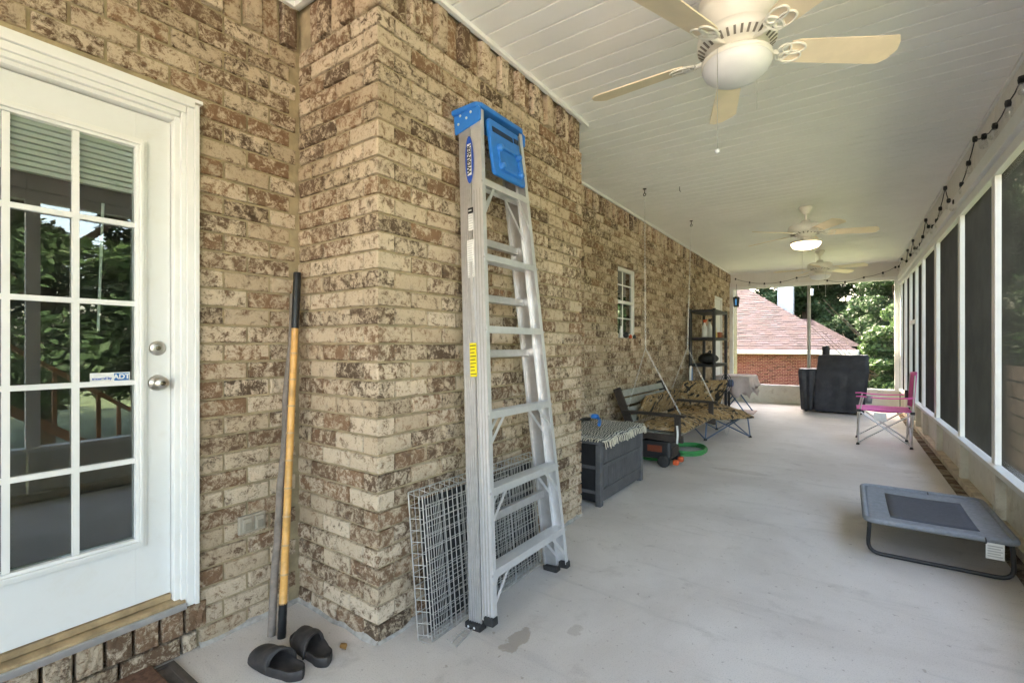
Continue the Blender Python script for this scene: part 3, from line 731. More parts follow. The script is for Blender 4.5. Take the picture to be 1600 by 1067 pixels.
# step ladder folded against the pier
ld = thing('step_ladder', (-1.372, 2.05, 0), 'folded aluminium step ladder with blue top leaning against the brick pier', 'ladder', ry=-.086)
LT = 2.50
def rail_y(s, z): return s*(.352-.165*z/LT)      # rails draw together towards the top
for s in (-1, 1):
    lab = 'rail'
    mb = MB(); r0 = lambda z, e=0: Vector((e, rail_y(s, z), z))
    ax = (1, 0, 0)
    mb.bar((.045, rail_y(s, .05), .05), (.045, rail_y(s, LT), LT), .004, .066, up=ax)            # web
    mb.bar((.0765, rail_y(s, .05)-s*.012, .05), (.0765, rail_y(s, LT)-s*.012, LT), .028, .004, up=ax)   # front flange
    mb.bar((.0135, rail_y(s, .05)-s*.012, .05), (.0135, rail_y(s, LT)-s*.012, LT), .028, .003, up=ax)
    mb.build('rail', ALUW, ld)
    mb = MB()
    mb.bar((-.03, rail_y(s, .03)-s*.0, .02), (-.03, rail_y(s, LT), LT-.03), .004, .075, up=ax)
    mb.bar((-.069, rail_y(s, .03)-s*.012, .02), (-.069, rail_y(s, LT)-s*.012, LT-.03), .024, .003, up=ax)
    for k in range(6):
        e = -.062+.0135*k; mb.bar((e, rail_y(s, .03)+s*.0032, .03), (e, rail_y(s, LT)+s*.0032, LT-.05), .0035, .006, up=ax)
    mb.build('rear_rail', ALU, ld)
    mb = MB()
    for k in range(3): e = .026+.018*k; mb.bar((e, rail_y(s, .03)+s*.003, .06), (e, rail_y(s, LT)+s*.003, LT-.05), .003, .005, up=ax)
    mb.build('rail_rib', ALU, ld)
    MB().box(-.078, .012, rail_y(s, 0)-.02 if s < 0 else rail_y(s, 0)-.03, rail_y(s, 0)+.03 if s < 0 else rail_y(s, 0)+.02, .0, .032).build('foot', BLACKR, ld, bevel=.004)
    MB().box(.03, .083, rail_y(s, 0)-.012 if s < 0 else rail_y(s, 0)-.03, rail_y(s, 0)+.03 if s < 0 else rail_y(s, 0)+.012, .036, .072).build('foot', BLACKR, ld, bevel=.004)
    for e in (-.055, -.02): MB().lathe([(0, .003), (.005, .002), (.006, 0)], n=10).build('rivet', ALUW, ld).matrix_local = Matrix.Translation((e, rail_y(s, 0)+s*.022, .016)) @ Matrix.Rotation(-s*math.pi/2, 4, 'X')
steps = [2.135, 1.752, 1.395, .985, .632, .268]
for i, z in enumerate(steps):
    a = rail_y(1, z)-.004
    mb = MB(); mb.box(.006, .080, -a, a, z-.003, z+.003); mb.box(.0775, .0815, -a, a, z-.032, z-.0031); mb.box(.006, .010, -a, a, z-.024, z-.0031)
    for k in range(5): mb.box(.015+.012*k, .019+.012*k, -a, a, z+.0031, z+.005)
    mb.build('step', ALUW, ld)
    for s in (-1, 1):
        mb = MB().lathe([(0, .004), (.005, .003), (.006, 0)], n=10); q = mb.build('rivet', ALU, ld); q.matrix_local = Matrix.Translation((.0795, s*(a+.008), z-.016)) @ Matrix.Rotation(math.pi/2, 4, 'Y')
    if i in (0, 3, 4, 5):
        for s in (-1, 1):
            q = MB(); zz = z-.165 if i else z-.2
            q.bar((.072, s*(a-.13 if i else a-.1), z-.022), (.072, s*(rail_y(1, zz)-.006), zz), .003, .016, up=(0, 1, 0)); q.bar((.02, s*(a-.15), z-.022), (.02, s*(rail_y(1, zz)-.006), zz-.02), .003, .016, up=(0, 1, 0))
            q.build('brace', ALUW, ld)
for z in (1.86, 1.56, 1.27, .45):
    a = rail_y(1, z)-.004; MB().box(-.06, -.030, -a, a, z-.02, z+.02).build('rear_bar', ALU, ld, bevel=.003)
# spreader arm on the left rail
MB().bar((.0, rail_y(-1, 1.7)-.006, 1.72), (.012, rail_y(-1, 1.3)-.006, 1.32), .004, .018, up=(1, 0, 0)).build('spreader', ALUW, ld)
# blue top cap
tc = MB(); poly = [(-.085, -.225), (.07, -.212), (.088, -.18), (.09, .18), (.07, .212), (-.085, .225)]
tc.prism(poly, .028, Matrix.Translation((0, 0, LT+.004)))
tc = tc.build('top_cap', BLUEP, ld, bevel=.008)
for s in (-1, 1):
    q = MB(); q.prism([(-.085, -.085), (.085, -.06), (.09, .0), (.075, .02), (-.085, .02)], .012, Matrix(((1, 0, 0, 0), (0, 0, -s, s*.205), (0, 1, 0, LT-.006), (0, 0, 0, 1)))).build('cap_cheek', BLUEP, ld, bevel=.004)
    for e, zz in ((-.055, -.045), (-.04, -.005), (.03, -.01), (-.0, -.03)):
        MB().lathe([(0, .004), (.006, .003), (.0075, 0)], n=10).build('rivet', ALUW, ld).matrix_local = Matrix.Translation((e, s*.206, LT+zz)) @ Matrix.Rotation(-s*math.pi/2, 4, 'X')
# blue tool tray folded down under the cap
tray = MB(); M = Matrix.Translation((.088, 0, LT-.33)) @ Matrix.Rotation(-.07, 4, 'Y') @ TX @ Matrix.Diagonal((.86, 1, 1, 1))
tray.prism([(-.15, .0), (.155, .0), (.165, .02), (.165, .17), (.15, .185), (.15, .30), (-.15, .30), (-.165, .285), (-.165, .02)], .022, M)
tray = tray.build('tool_tray', BLUEP, ld, bevel=.006)
q = MB()
for (a, b, c, d) in ((-.11, .115, .03, .045), (-.11, .115, .155, .17), (-.11, -.095, .045, .155), (.10, .115, .045, .155)): q.prism([(a, c), (b, c), (b, d), (a, d)], .012, M @ Matrix.Translation((0, 0, .022)))
q.build('tray_rib', BLUEP, tray, bevel=.004)
for a, b in ((-.095, .05), (-.095, .15), (.10, .05), (.10, .15)):
    q = MB().lathe([(0, .03), (.014, .03), (.018, .02), (.02, 0)], n=14); q.v = [tuple(M @ Matrix.Translation((a, b, .02)) @ Vector(p)) for p in q.v]; q.build('tray_boss', BLUEP, tray)
q = MB()
for a, b, w_ in ((-.085, .245, .05), (.02, .245, .055), (.115, .25, .025)): q.prism([(a-w_, b-.014), (a+w_, b-.014), (a+w_, b+.014), (a-w_, b+.014)], .002, M @ Matrix.Translation((0, 0, .0221)))
q.build('tray_slot', mat('dark_slot', (.01, .02, .06), .6), tray)
# labels on the left rail: plane looks to -y, reading upward
def railM(e, z, up=True):
    yv = rail_y(-1, z)-.0068
    ang = math.atan2(.165, LT)
    base = Matrix.Translation((e, yv, z)) @ Matrix.Rotation(-ang, 4, 'X')
    t = Matrix(((1, 0, 0, 0), (0, 0, -1, 0), (0, 1, 0, 0), (0, 0, 0, 1)))
    return base @ t @ (Matrix.Rotation(math.pi/2, 4, 'Z') if up else Matrix.Identity(4))
n = 28
MB().prism([(.125*math.cos(2*math.pi*k/n), .027*math.sin(2*math.pi*k/n)) for k in range(n)], .0006, railM(.005, 2.25)).build('brand_badge', LOGOBLUE, ld)
MB().prism([(-.083, -.013), (.083, -.013), (.083, .013), (-.083, .013)], .0006, railM(.005, 2.25) @ Matrix.Translation((0, 0, .0007))).build('badge_band', PAPER, ld)
text_obj('WERNER', .036, INK, ld, railM(.005, 2.25) @ Matrix.Translation((0, 0, .0018)), bold=.0012, xs=1.05)
def label(name, e, z, w_, h_, mt, rows, ink):
    MB().prism([(-w_/2, -h_/2), (w_/2, -h_/2), (w_/2, h_/2), (-w_/2, h_/2)], .0006, railM(e, z, False)).build(name, mt, ld)
    q = MB(); rs = random.Random(int(z*100))
    for k in range(rows):
        yy = h_/2-(k+.8)*h_/(rows+.6); ww = w_*rs.uniform(.3, .43)
        q.prism([(-w_*.43, yy-h_/rows*.11), (-w_*.43+ww*2, yy-h_/rows*.11), (-w_*.43+ww*2, yy+h_/rows*.11), (-w_*.43, yy+h_/rows*.11)], .0003, railM(e, z, False) @ Matrix.Translation((0, 0, .0007)))
    q.build('label_print', ink, ld)
label('warning_label', .005, 1.985, .034, .028, INK, 1, PAPER); label('safety_label', .005, 1.925, .034, .085, PAPER, 6, INKGREY)
label('instruction_label', .0, 1.74, .046, .19, PAPER, 16, INKGREY); label('yellow_label', .0, 1.24, .042, .165, YELLOW, 9, INK)

# dark storage box with a rug and a blue toy on its lid
bx = thing('deck_box', (-1.93, 4.03, 0), 'charcoal resin deck box with slatted front standing past the pier', 'storage box')
hx, hy = .30, .49
mb = MB().box(-hx, hx-.018, -hy+.015, hy-.015, .03, .50); mb.build('body', BLACKP, bx, bevel=.006)
for s in (-1, 1):
    MB().box(hx-.04, hx+.006, s*(hy-.03)-.03, s*(hy-.03)+.03, 0, .50).build('corner_post', BOXGREY, bx, bevel=.005)
    MB().box(-hx, -hx+.05, s*(hy-.03)-.03, s*(hy-.03)+.03, 0, .4995).build('corner_post', BOXGREY, bx, bevel=.005)
for k, (z0, z1) in enumerate(((.03, .10), (.135, .30), (.335, .465))):
    if k == 0: MB().box(hx-.018, hx-.004, -hy+.06, hy-.06, z0, z1).build('front_board', BOXGREY, bx, bevel=.003); continue
    n = 34
    for j in range(n):
        a = -hy+.062+(2*hy-.124)*j/n; MB().box(hx-.018, hx-.007+.002*(j % 2), a, a+(2*hy-.124)/n-.003, z0, z1).build('slat', BOXGREY, bx)
for z in (.102, .303): MB().box(hx-.018, hx+.001, -hy+.06, hy-.06, z, z+.03).build('front_rail', BOXGREY, bx, bevel=.003)
for z in (.10, .30): MB().box(-hx+.05, hx-.04, -hy+.002, -hy+.0148, z, z+.025).build('side_rail', BOXGREY, bx, bevel=.002)
MB().box(-hx-.01, hx+.015, -hy-.012, hy+.012, .503, .532).build('lid', BOXGREY, bx, bevel=.008)
MB().box(-hx-.01, -hx+.05, -hy-.005, hy+.005, .5325, .56).build('lid_back', BLACKP, bx, bevel=.008)
rg = thing('woven_rug', (-1.93, 4.03, .536), 'black and white woven rug with cream fringe folded on the deck box', 'rug')
rs = random.Random(5)
P = []
for i in range(13):
    row = []
    for j in range(21):
        x = -.20+.52*i/12; y = -.47+.94*j/20; z = .008+.009*math.sin(j*1.3+i*.8)+.007*rs.random()
        if x > .305: z -= (x-.305)*.9
        row.append((x+.012*math.sin(j*.7), y+.014*math.sin(i*.9), z))
    P.append(row)
MB().grid(P).build('weave', RUG, rg, solid=.007)
mb = MB()
for j in range(34):
    y = -.46+.92*j/33; a = (.325+.012*math.sin(j*.46), y, .0); mb.tube([a, (a[0]+.012, y+rs.uniform(-.008, .008), -.02), (a[0]+.016, y+rs.uniform(-.012, .012), -.05-.02*rs.random())], .0045, 5)
for i in range(20):
    for s in (-1, 1): x = -.19+.49*i/19; mb.tube([(x, s*.47, .012), (x+rs.uniform(-.01, .01), s*.50, .010), (x+rs.uniform(-.01, .01), s*.525, -.004)], .0045, 5)
mb.build('fringe', FRINGE, rg)
ty = thing('pet_grooming_brush', onZ(936, 660, .575), 'bright blue brush with curved handle lying on the woven rug', 'brush')
MB().tube([(.06, -.13, 0), (.03, -.06, .005), (0, .02, .012), (-.03, .07, .02), (-.06, .09, .035), (-.10, .09, .045)], [.014, .017, .015, .013, .018, .012], 10).build('handle', BLUEP, ty)
MB().lathe([(0, .03), (.03, .024), (.042, .006), (.04, -.012), (0, -.018)], (-.09, .10, .035), 18).build('head', BLUEP, ty)
MB().lathe([(0, .02), (.024, .014), (.03, 0), (.02, -.015), (0, -.02)], (-.135, .125, .04), 14).build('pad', mat('pale_pad', (.55, .5, .48), .8), ty)

# porch swing hung on chains
sg = thing('porch_swing', (-1.74, 5.93, .245), 'hanging porch swing with grey slats and dark frame on chains', 'swing')
ya, yb = -.74, .74
def sp(px): return px
for k, (x, z) in enumerate(((-.385, .505), (-.345, .415), (-.300, .320), (-.262, .232))):
    MB().bar((x, ya-.0, z), (x, yb, z), .018, .078, up=(-.38, 0, .92)).build('back_slat', SLAT, sg, bevel=.003)
for k in range(6): MB().bar((-.22+.088*k, ya, .115-.006*k), (-.22+.088*k, yb, .115-.006*k), .076, .018).build('seat_slat', SLAT, sg, bevel=.003)
for s in (ya-.02, yb+.02):
    MB().bar((-.225, s, .06), (-.43, s, .57), .04, .085, up=(1, 0, .4)).build('back_post', DARKWOOD, sg, bevel=.004)
    MB().bar((-.26, s, .075), (.32, s, .06), .04, .07).build('seat_rail', DARKWOOD, sg, bevel=.004)
    MB().bar((.26, s, .06), (.26, s, .30), .045, .06, up=(1, 0, 0)).build('arm_post', DARKWOOD, sg, bevel=.004)
    MB().bar((-.36, s, .315), (.34, s, .31), .085, .028).build('arm_rest', DARKWOOD, sg, bevel=.006)
def chain(mb, a, b, link=.036, r=.0017):
    a = Vector(a); b = Vector(b); d = b-a; n = max(2, int(d.length/link)); u = d.normalized(); s1 = u.cross(Vector((.3, .9, .1))).normalized(); s2 = u.cross(s1)
    for k in range(n):
        c = a+d*((k+.5)/n); s_ = s1 if k % 2 else s2; h = d.length/n*.62
        mb.tube([c+u*h*math.cos(t)+s_*.008*math.sin(t) for t in [2*math.pi*q/8 for q in range(8)]], r, 4, closed=True)
for yy, top, s in ((ya, (-.06, 5.055-5.93, 3.0-.245), ya-.02), (yb, (.0, 6.715-5.93, 3.0-.245), yb+.02)):
    sp_ = Vector((-.05, top[1], 1.03))
    mb = MB(); chain(mb, top, sp_); chain(mb, sp_, (.29, s, .33)); chain(mb, sp_, (-.30, s, .33)); mb.build('chain', CHAINM, sg)
    q = MB(); q.lathe([(.0, 0), (.02, 0), (.02, -.006), (.006, -.008), (.006, -.05), (0, -.05)], (top[0], top[1], 3.008-.245), 12)
    q.tube([Vector((top[0]+.014*math.cos(t), top[1], 2.70+.014*math.sin(t))) for t in [2*math.pi*k/10 for k in range(10)]], .004, 6, closed=True); q.build('ceiling_hook', INK, sg)
MB().tube([(.262, ya-.05, .21), (.27, ya-.055, .12), (.262, ya-.05, .02)], .012, 6).build('tie_rope', PAPER, sg)
def cushion(name, root, x0, x1, y0, y1, z0, z1, M, nb=5, mt=CAMO, amp=.02):
    """puffy quilted pad, local box, moved by M"""
    rs = random.Random(name+str(y0)); top = []; N = 22; K = 12
    for i in range(N+1):
        row = []
        for j in range(K+1):
            u = i/N; v = j/K; e = (1-abs(2*u-1)**6)*(1-abs(2*v-1)**4)
            z = z0+(z1-z0)*(.25+.75*e)+amp*e*(abs(math.sin(u*math.pi*nb))*.9-.4)+.012*e*math.sin(v*9+u*7)+.006*rs.uniform(-1, 1)*e
            row.append(M @ Vector((x0+(x1-x0)*v, y0+(y1-y0)*u, z)))
        top.append(row)
    bot = [[M @ Vector((x0+(x1-x0)*j/K, y0+(y1-y0)*i/N, z0)) for j in range(K+1)] for i in range(N+1)]
    mb = MB(); mb.grid(top); mb.grid([r[::-1] for r in bot])
    for a, b in ((top[0], bot[0]), (bot[-1], top[-1]), ([r[-1] for r in top], [r[-1] for r in bot]), ([r[0] for r in bot], [r[0] for r in top])): mb.grid([a, b])
    return mb.build(name, mt, root)
cu = thing('swing_cushion', (-1.74, 5.93, .245), 'leaf camouflage cushion lying on the hanging porch swing', 'cushion')
cushion('seat_pad', cu, -.22, .33, ya+.04, yb-.02, .128, .215, Matrix.Identity(4), 5)
Mb = Matrix.Translation((-.215, 0, .20)) @ Matrix.Rotation(-1.17, 4, 'Y')
cushion('back_pad', cu, 0.0, .30, ya+.10, yb-.02, .01, .10, Mb, 4)

# pressure washer under the swing, and the hose
pw = thing('pressure_washer', (-1.80, 5.30, 0), 'black and orange machine standing on the floor under the swing arm', 'machine')
MB().box(-.24, .25, -.15, .17, .07, .27).build('body', BLACKP, pw, bevel=.03)
MB().box(.0, .16, -.158, -.1505, .15, .22).build('side_panel', mat('dull_red_panel', (.16, .035, .015), .5), pw, bevel=.003)
MB().box(.2505, .262, -.1, .12, .1, .2).build('front_panel', DARKWOOD, pw, bevel=.003)
for s in (-1, 1): MB().box(.262, .32, s*.09-.03, s*.09+.03, .02, .075).build('cap', ORANGE, pw, bevel=.012)
for s in (-1, 1):
    q = MB().lathe([(0, .02), (.05, .02), (.065, .012), (.065, -.012), (.05, -.02), (0, -.02)], n=18).build('wheel', BLACKR, pw); q.matrix_local = Matrix.Translation((.19, s*.195, .066)) @ Matrix.Rotation(math.pi/2, 4, 'X')
    q = MB().lathe([(0, .02), (.05, .02), (.065, .012), (.065, -.012), (.05, -.02), (0, -.02)], n=18).build('wheel', BLACKR, pw); q.matrix_local = Matrix.Translation((-.16, s*.195, .066)) @ Matrix.Rotation(math.pi/2, 4, 'X')
hs = thing('garden_hose', (-1.72, 5.75, 0), 'green garden hose coiled on the floor beneath the swing', 'hose')
for cx, cy, r0, nm in ((.10, .30, .26, 'coil'), (-.14, -.10, .28, 'coil')):
    pts = []
    for k in range(150):
        a = k*.21; rr = r0+.018*math.sin(k*.11)+.012*math.sin(a*.37+k*.05); pts.append((cx+rr*.82*math.cos(a)+.01*math.sin(k*.3), cy+rr*1.1*math.sin(a), .012+.010*(k//30)+.004*math.sin(a*2)))
    MB().tube(pts, .0095, 7).build(nm, GREENHOSE, hs)
# camouflage camp chair
cc = thing('camp_chair', (-1.66, 7.40, 0), 'low camouflage padded camp chair on blue steel legs beyond the swing', 'camp chair', R(-38))
cushion('seat_pad', cc, -.30, .38, -.36, .42, .30, .40, Matrix.Translation((0, 0, 0)) @ Matrix.Rotation(.10, 4, 'Y') @ Matrix.Translation((0, 0, .02)), 5)
cushion('back_pad', cc, 0, .46, -.36, .42, 0, .10, Matrix.Translation((-.28, 0, .36)) @ Matrix.Rotation(-1.15, 4, 'Y'), 5)
FT = [(.36, -.36), (.36, .40), (-.30, -.34), (-.30, .38)]
for i, (a, b) in enumerate(FT):
    c = FT[{0: 1, 1: 0, 2: 3, 3: 2}[i]]
    MB().tube([(a, b, .012), (c[0]*.98, c[1]*.92, .34)], .0095, 8).build('leg', BLUESTEEL, cc)
    MB().tube([(a, b, .012), (a*.96, b*.9, .345)], .0095, 8).build('leg', BLUESTEEL, cc)
    MB().lathe([(0, 0), (.024, 0), (.022, .015), (.012, .03), (0, .03)], (a, b, 0), 12).build('foot', BLACKR, cc)
for b in (-.36, .40):
    MB().tube([(-.30, b, .012), (.34, b*.92, .34)], .009, 8).build('leg', BLUESTEEL, cc); MB().tube([(.36, b, .012), (-.29, b*.92, .34)], .009, 8).build('leg', BLUESTEEL, cc)
MB().tube([(.30, .0, .33)]+[(.30+.01*math.sin(t), .05+.045*math.cos(t), .18+.14*math.sin(t)) for t in [math.pi*.5-k*.5 for k in range(13)]], .004, 6).build('strap_loop', POSTM, cc)
# blue and white board
o = thing('folding_board', (-2.08, 7.95, 0), 'upright blue board with white rounded rim behind the camp chair', 'board', R(8))
prof = [(.09*math.cos(t)*(1 if abs(math.sin(t)) < .9 else .98), .89+.09*math.sin(t)) for t in [math.pi*k/12 for k in range(13)]]
TXB = Matrix(((0, 0, 1, 0), (1, 0, 0, 0), (0, 1, 0, 0), (0, 0, 0, 1)))
MB().prism([(.095, 0)]+prof+[(-.095, 0)], .03, TXB).build('rim', WHITE, o, bevel=.006)
MB().prism([(.068, .05)]+[(x*.72, .89+(z-.89)*.72) for x, z in prof]+[(-.068, .05)], .006, Matrix.Translation((.0305, 0, 0)) @ TXB).build('face', mat('denim_blue', (.16, .27, .46), .7), o)

# black shelving rack with things on it
sh = thing('shelving_rack', (-2.0, 8.87, 0), 'black plastic shelving rack against the brick wall near the far door', 'shelf')
for x in (-.19, .19):
    for y_ in (-.47, .47): MB().tube([(x, y_, 0), (x, y_, 1.93)], .027, 10).build('post', BLACKP, sh)
SZ = (.16, .52, .95, 1.40, 1.87)
for z in SZ:
    mb = MB().box(-.215, .215, -.50, .50, z, z+.045); mb.build('tier', BLACKP, sh, bevel=.006)
def bottle(x, y_, z, r, h, mt, capm, label, nm='spray_bottle', spray=True):
    o = thing(nm, (x, y_, z), label, 'bottle', random.uniform(-1, 1), 'bottles on the shelving rack')
    MB().lathe([(0, 0), (r, 0), (r*1.02, h*.1), (r, h*.55), (r*.55, h*.72), (r*.32, h*.78), (r*.32, h*.84), (0, h*.84)], n=16).build('body', mt, o)
    q = MB()
    if spray: q.box(-.012, .014, -.012, .012, h*.84, h*.93); q.box(-.02, .05, -.011, .011, h*.93, h*1.0); q.bar((.03, 0, h*.93), (.04, 0, h*.84), .008, .006)
    else: q.lathe([(r*.4, h*.84), (r*.4, h*.97), (0, h*.98)], n=14)
    q.build('cap', capm, o); return o
Z3 = 1.40+.046
pale = mat('pale_bottle', (.62, .63, .60), .4); yel = mat('amber_bottle', (.60, .50, .18), .4)
bottle(-1.98, 8.48, Z3, .042, .30, pale, ORANGE, 'pale spray bottle with orange trigger, leftmost on the rack')
bottle(-1.93, 8.62, Z3, .046, .32, pale, BLACKP, 'pale spray bottle with black trigger on the rack')
bottle(-1.90, 8.80, Z3, .055, .27, mat('cream_bottle', (.70, .66, .5), .4), PAPER, 'cream jug shaped bottle with white top on the rack')
bottle(-1.86, 8.72, Z3, .034, .12, yel, YELLOW, 'small yellow bottle in front of the jug', 'squat_bottle', False)
o = MB().box(-2.0, -1.83, 9.0, 9.18, Z3, Z3+.10).build('storage_tub', mat('rust_tub', (.32, .09, .04), .6), bevel=.015); tag(o, 'rust red tub at the far end of the rack tier', 'tub')
bg_ = thing('black_bag', (-1.98, 8.75, .997), 'crumpled black bag on the lower tier of the rack', 'bag')
mb = MB(); rs = random.Random(9); P = []
for i in range(11):
    th = math.pi*i/10; P.append([(.14*math.sin(th)*math.cos(q)*(1+.2*rs.random()), .26*math.sin(th)*math.sin(q)*(1+.2*rs.random()), .085+.085*math.cos(th)*(1+.3*rs.random()*(i < 8))) for q in [2*math.pi*k/16 for k in range(16)]]); P[-1].append(P[-1][0])
mb.grid(P); mb.build('sack', BLACKR, bg_)
MB().tube([(.0, -.1, .15), (.03, -.05, .22), (.03, .05, .22), (0, .1, .15)], .012, 6).build('strap', BLACKR, bg_)
fanb = thing('desk_fan', (-1.72, 9.15, .0), 'dark round floor fan partly hidden by the rack posts', 'fan', R(-50))
MB().lathe([(0, 0), (.14, 0), (.14, .02), (.02, .035), (.02, .5), (0, .5)], n=18).build('stand', BLACKP, fanb)
for r in (.17, .12, .07): MB().tube([(r*math.cos(t), -.05, .64+r*math.sin(t)) for t in [2*math.pi*k/24 for k in range(24)]], .006, 5, closed=True).build('guard_ring', BLACKP, fanb)
q = MB().lathe([(0, .05), (.06, .04), (.07, -.05), (0, -.09)], n=16).build('motor', BLUESTEEL, fanb); q.matrix_local = Matrix.Translation((0, 0, .64)) @ Matrix.Rotation(math.pi/2, 4, 'X')
# sill things
o = thing('sill_ball', (XW-.01, 5.78, WIN[2]+.0), 'small black ball on the brick window sill', 'ball')
MB().lathe([(.0001, 0), (.03, .012), (.042, .042), (.03, .072), (.0001, .084)], n=16).build('ball', BLACKP, o); MB().lathe([(0, .003), (.012, 0)], n=10).build('spot', PAPER, o).matrix_local = Matrix.Translation((.042, -.004, .042)) @ Matrix.Rotation(math.pi/2, 4, 'Y')
for i, (y_, mt, nm, lb_) in enumerate(((5.62, PAPER, 'sill_bottle', 'little white bottle at the near end of the window sill'), (5.93, ORANGE, 'sill_jar', 'tiny orange jar on the window sill right of the ball'), (6.07, BLACKP, 'sill_tin', 'tiny dark tin at the far end of the window sill'))):
    hh = .15 if i == 0 else .05
    o = MB().lathe([(0, 0), (.022, 0), (.022, hh*.7), (.012, hh*.8), (.012, hh), (0, hh)], (XW-.01, y_, WIN[2]), 12).build(nm, mt); tag(o, lb_, 'bottle' if i == 0 else 'jar')

# small table with cloth, and a board on the floor
tb = thing('side_table', (-1.78, 10.15, 0), 'small folding table with blue legs under a pale pink cloth', 'table')
MB().box(-.29, .29, -.42, .42, .70, .725).build('table_top', WHITE, tb, bevel=.005)
for s in (-1, 1):
    MB().tube([(-.24, s*.34, .012), (.24, s*.34, .70)], .012, 8).build('leg', BLUESTEEL, tb); MB().tube([(.24, s*.35, .012), (-.24, s*.35, .70)], .012, 8).build('leg', BLUESTEEL, tb)
    for e in (-.24, .24): MB().lathe([(0, 0), (.02, 0), (.015, .03), (0, .03)], (e, s*.345, 0), 10).build('foot', BLACKR, tb)
tc_ = thing('tablecloth', (-1.78, 10.15, .727), 'pale pink cloth draped unevenly over the folding table', 'tablecloth')
P = []
for i in range(31):
    row = []
    for j in range(31):
        u = -1.55+3.1*i/30; v = -1.5+3.0*j/30; x = u*.31; y_ = v*.44; z = .004
        ex = max(0, abs(x)-.305); ey = max(0, abs(y_)-.435); dr = max(ex, ey)*1.55
        if ex: x = math.copysign(.305+.04*math.sin(y_*19)*min(1, ex*6)+.035*min(1, ex*5), x)
        if ey: y_ = math.copysign(.435+.035*math.sin(x*23)*min(1, ey*6)+.03*min(1, ey*5), y_)
        row.append((x, y_, z-dr*(1+.15*math.sin(i*.8)+.12*math.sin(j*.7))))
    P.append(row)
MB().grid(P).build('cloth', TABLECLOTH, tc_, solid=.004)
o = MB().prism([(-.16, -.28), (.17, -.25), (.15, .28), (-.15, .26)], .018, Matrix.Translation((-1.62, 10.3, .001))).build('floor_board', mat('reddish_board', (.33, .22, .18), .7, var=.2), bevel=.003); tag(o, 'flat reddish board lying on the floor under the table', 'board')

# covered grill
gr = thing('covered_grill', (-.22, 11.35, 0), 'barbecue grill under a black fitted cover with covered chimney', 'grill')
def shell(rings, n_sub=10, wob=.012, seed=1):
    """stack of rectangular rings (x0,x1,y0,y1,z) joined into a draped cover"""
    rs = random.Random(seed); P = []
    for (x0, x1, y0, y1, z) in rings:
        row = []; c = [(x0, y0), (x1, y0), (x1, y1), (x0, y1)]
        for k in range(4):
            a = c[k]; b = c[(k+1) % 4]
            for q in range(n_sub): t = q/n_sub; fall = (1-z/1.2); row.append((a[0]+(b[0]-a[0])*t+wob*fall*math.sin(q*2.1+k*2)+rs.uniform(-.004, .004), a[1]+(b[1]-a[1])*t+wob*fall*math.cos(q*1.7+k), z+rs.uniform(-.005, .005)))
        row.append(row[0]); P.append(row)
    mb = MB(); mb.grid(P); n = len(P[-1])-1; mb.add(P[-1][:-1], [tuple(range(n))]); return mb
shell([(-.30, .47, -.30, .33, .035), (-.31, .50, -.31, .33, .30), (-.28, .53, -.30, .33, .62), (-.27, .555, -.31, .33, .80), (-.272, .558, -.30, .33, .835), (-.268, .553, -.25, .33, .90), (-.25, .555, -.12, .32, 1.09), (-.235, .545, -.09, .31, 1.125)], 12).build('cover', COVER, gr, bevel=0)
shell([(-.525, -.29, -.25, .27, .04), (-.55, -.29, -.27, .28, .40), (-.585, -.275, -.28, .29, .80), (-.565, -.275, -.26, .27, .845)], 9, .02, 4).build('side_cover', COVER, gr)
MB().lathe([(.062, 0), (.065, .1), (.07, .15), (.062, .185), (.03, .2), (0, .202)], (-.13, .15, 1.11), 16).build('chimney_cover', COVER, gr)
for x in (-.45, .42):
    for y_ in (-.2, .22): q = MB().lathe([(0, .015), (.025, .015), (.032, 0), (.025, -.015), (0, -.015)], n=14).build('wheel', BLACKR, gr); q.matrix_local = Matrix.Translation((x, y_, .033)) @ Matrix.Rotation(math.pi/2, 4, 'X')
MB().box(-.5, .45, -.22, .25, .042, .06).build('base_shelf', POSTM, gr)

# pink folding chair
pk = thing('folding_chair', (.40, 8.08, 0), 'pink folding camp chair with silver tube legs by the screen wall', 'camp chair')
xa, xb, yn, yf = -.285, .262, -.29, .30
def rod(a, b, nm='leg', r=.0095, mt=SILVER): return MB().tube([a, b], r, 8).build(nm, mt, pk)
for y_ in (yn, yf):
    rod((xa, y_, .012), (xa+.02, y_, .46)); rod((xa+.02, y_, .44), (xa+.06, y_, .63), 'arm_support'); rod((xb, y_, .012), (xb+.015, y_, .47)); rod((xb+.01, y_, .44), (xb+.035, y_*.95, .93), 'back_tube')
    rod((xa, y_, .03), (xb+.01, y_, .44)); rod((xb, y_, .03), (xa+.02, y_, .44))
    P = [[(xa-.02+(xb-xa+.04)*i/10, y_+(.032 if k else -.032), .645-.02*math.sin(math.pi*i/10)+(.02 if i == 0 else 0)-.03*(i == 0)) for k in (0, 1)] for i in range(11)]
    MB().grid(P).build('arm_rest', PINK, pk, solid=.012)
for x in (xa, xb): rod((x, yn, .03), (x+.01, yf, .44)); rod((x, yf, .03), (x+.01, yn, .44))
for x in (xa, xb):
    for y_ in (yn, yf): MB().lathe([(0, 0), (.02, 0), (.018, .014), (.012, .03), (0, .03)], (x, y_, 0), 12).build('foot', BLACKR, pk); MB().box(x-.012, x+.035, y_-.015, y_+.015, .435, .47).build('joint', BLACKP, pk, bevel=.004)
P = [[(xa-.01+(xb-xa+.02)*i/10, yn+(yf-yn)*j/8, .465-.045*math.sin(math.pi*j/8)*math.sin(math.pi*i/10)-.01*(i == 0)) for j in range(9)] for i in range(11)]
MB().grid(P).build('seat', PINK, pk, solid=.012)
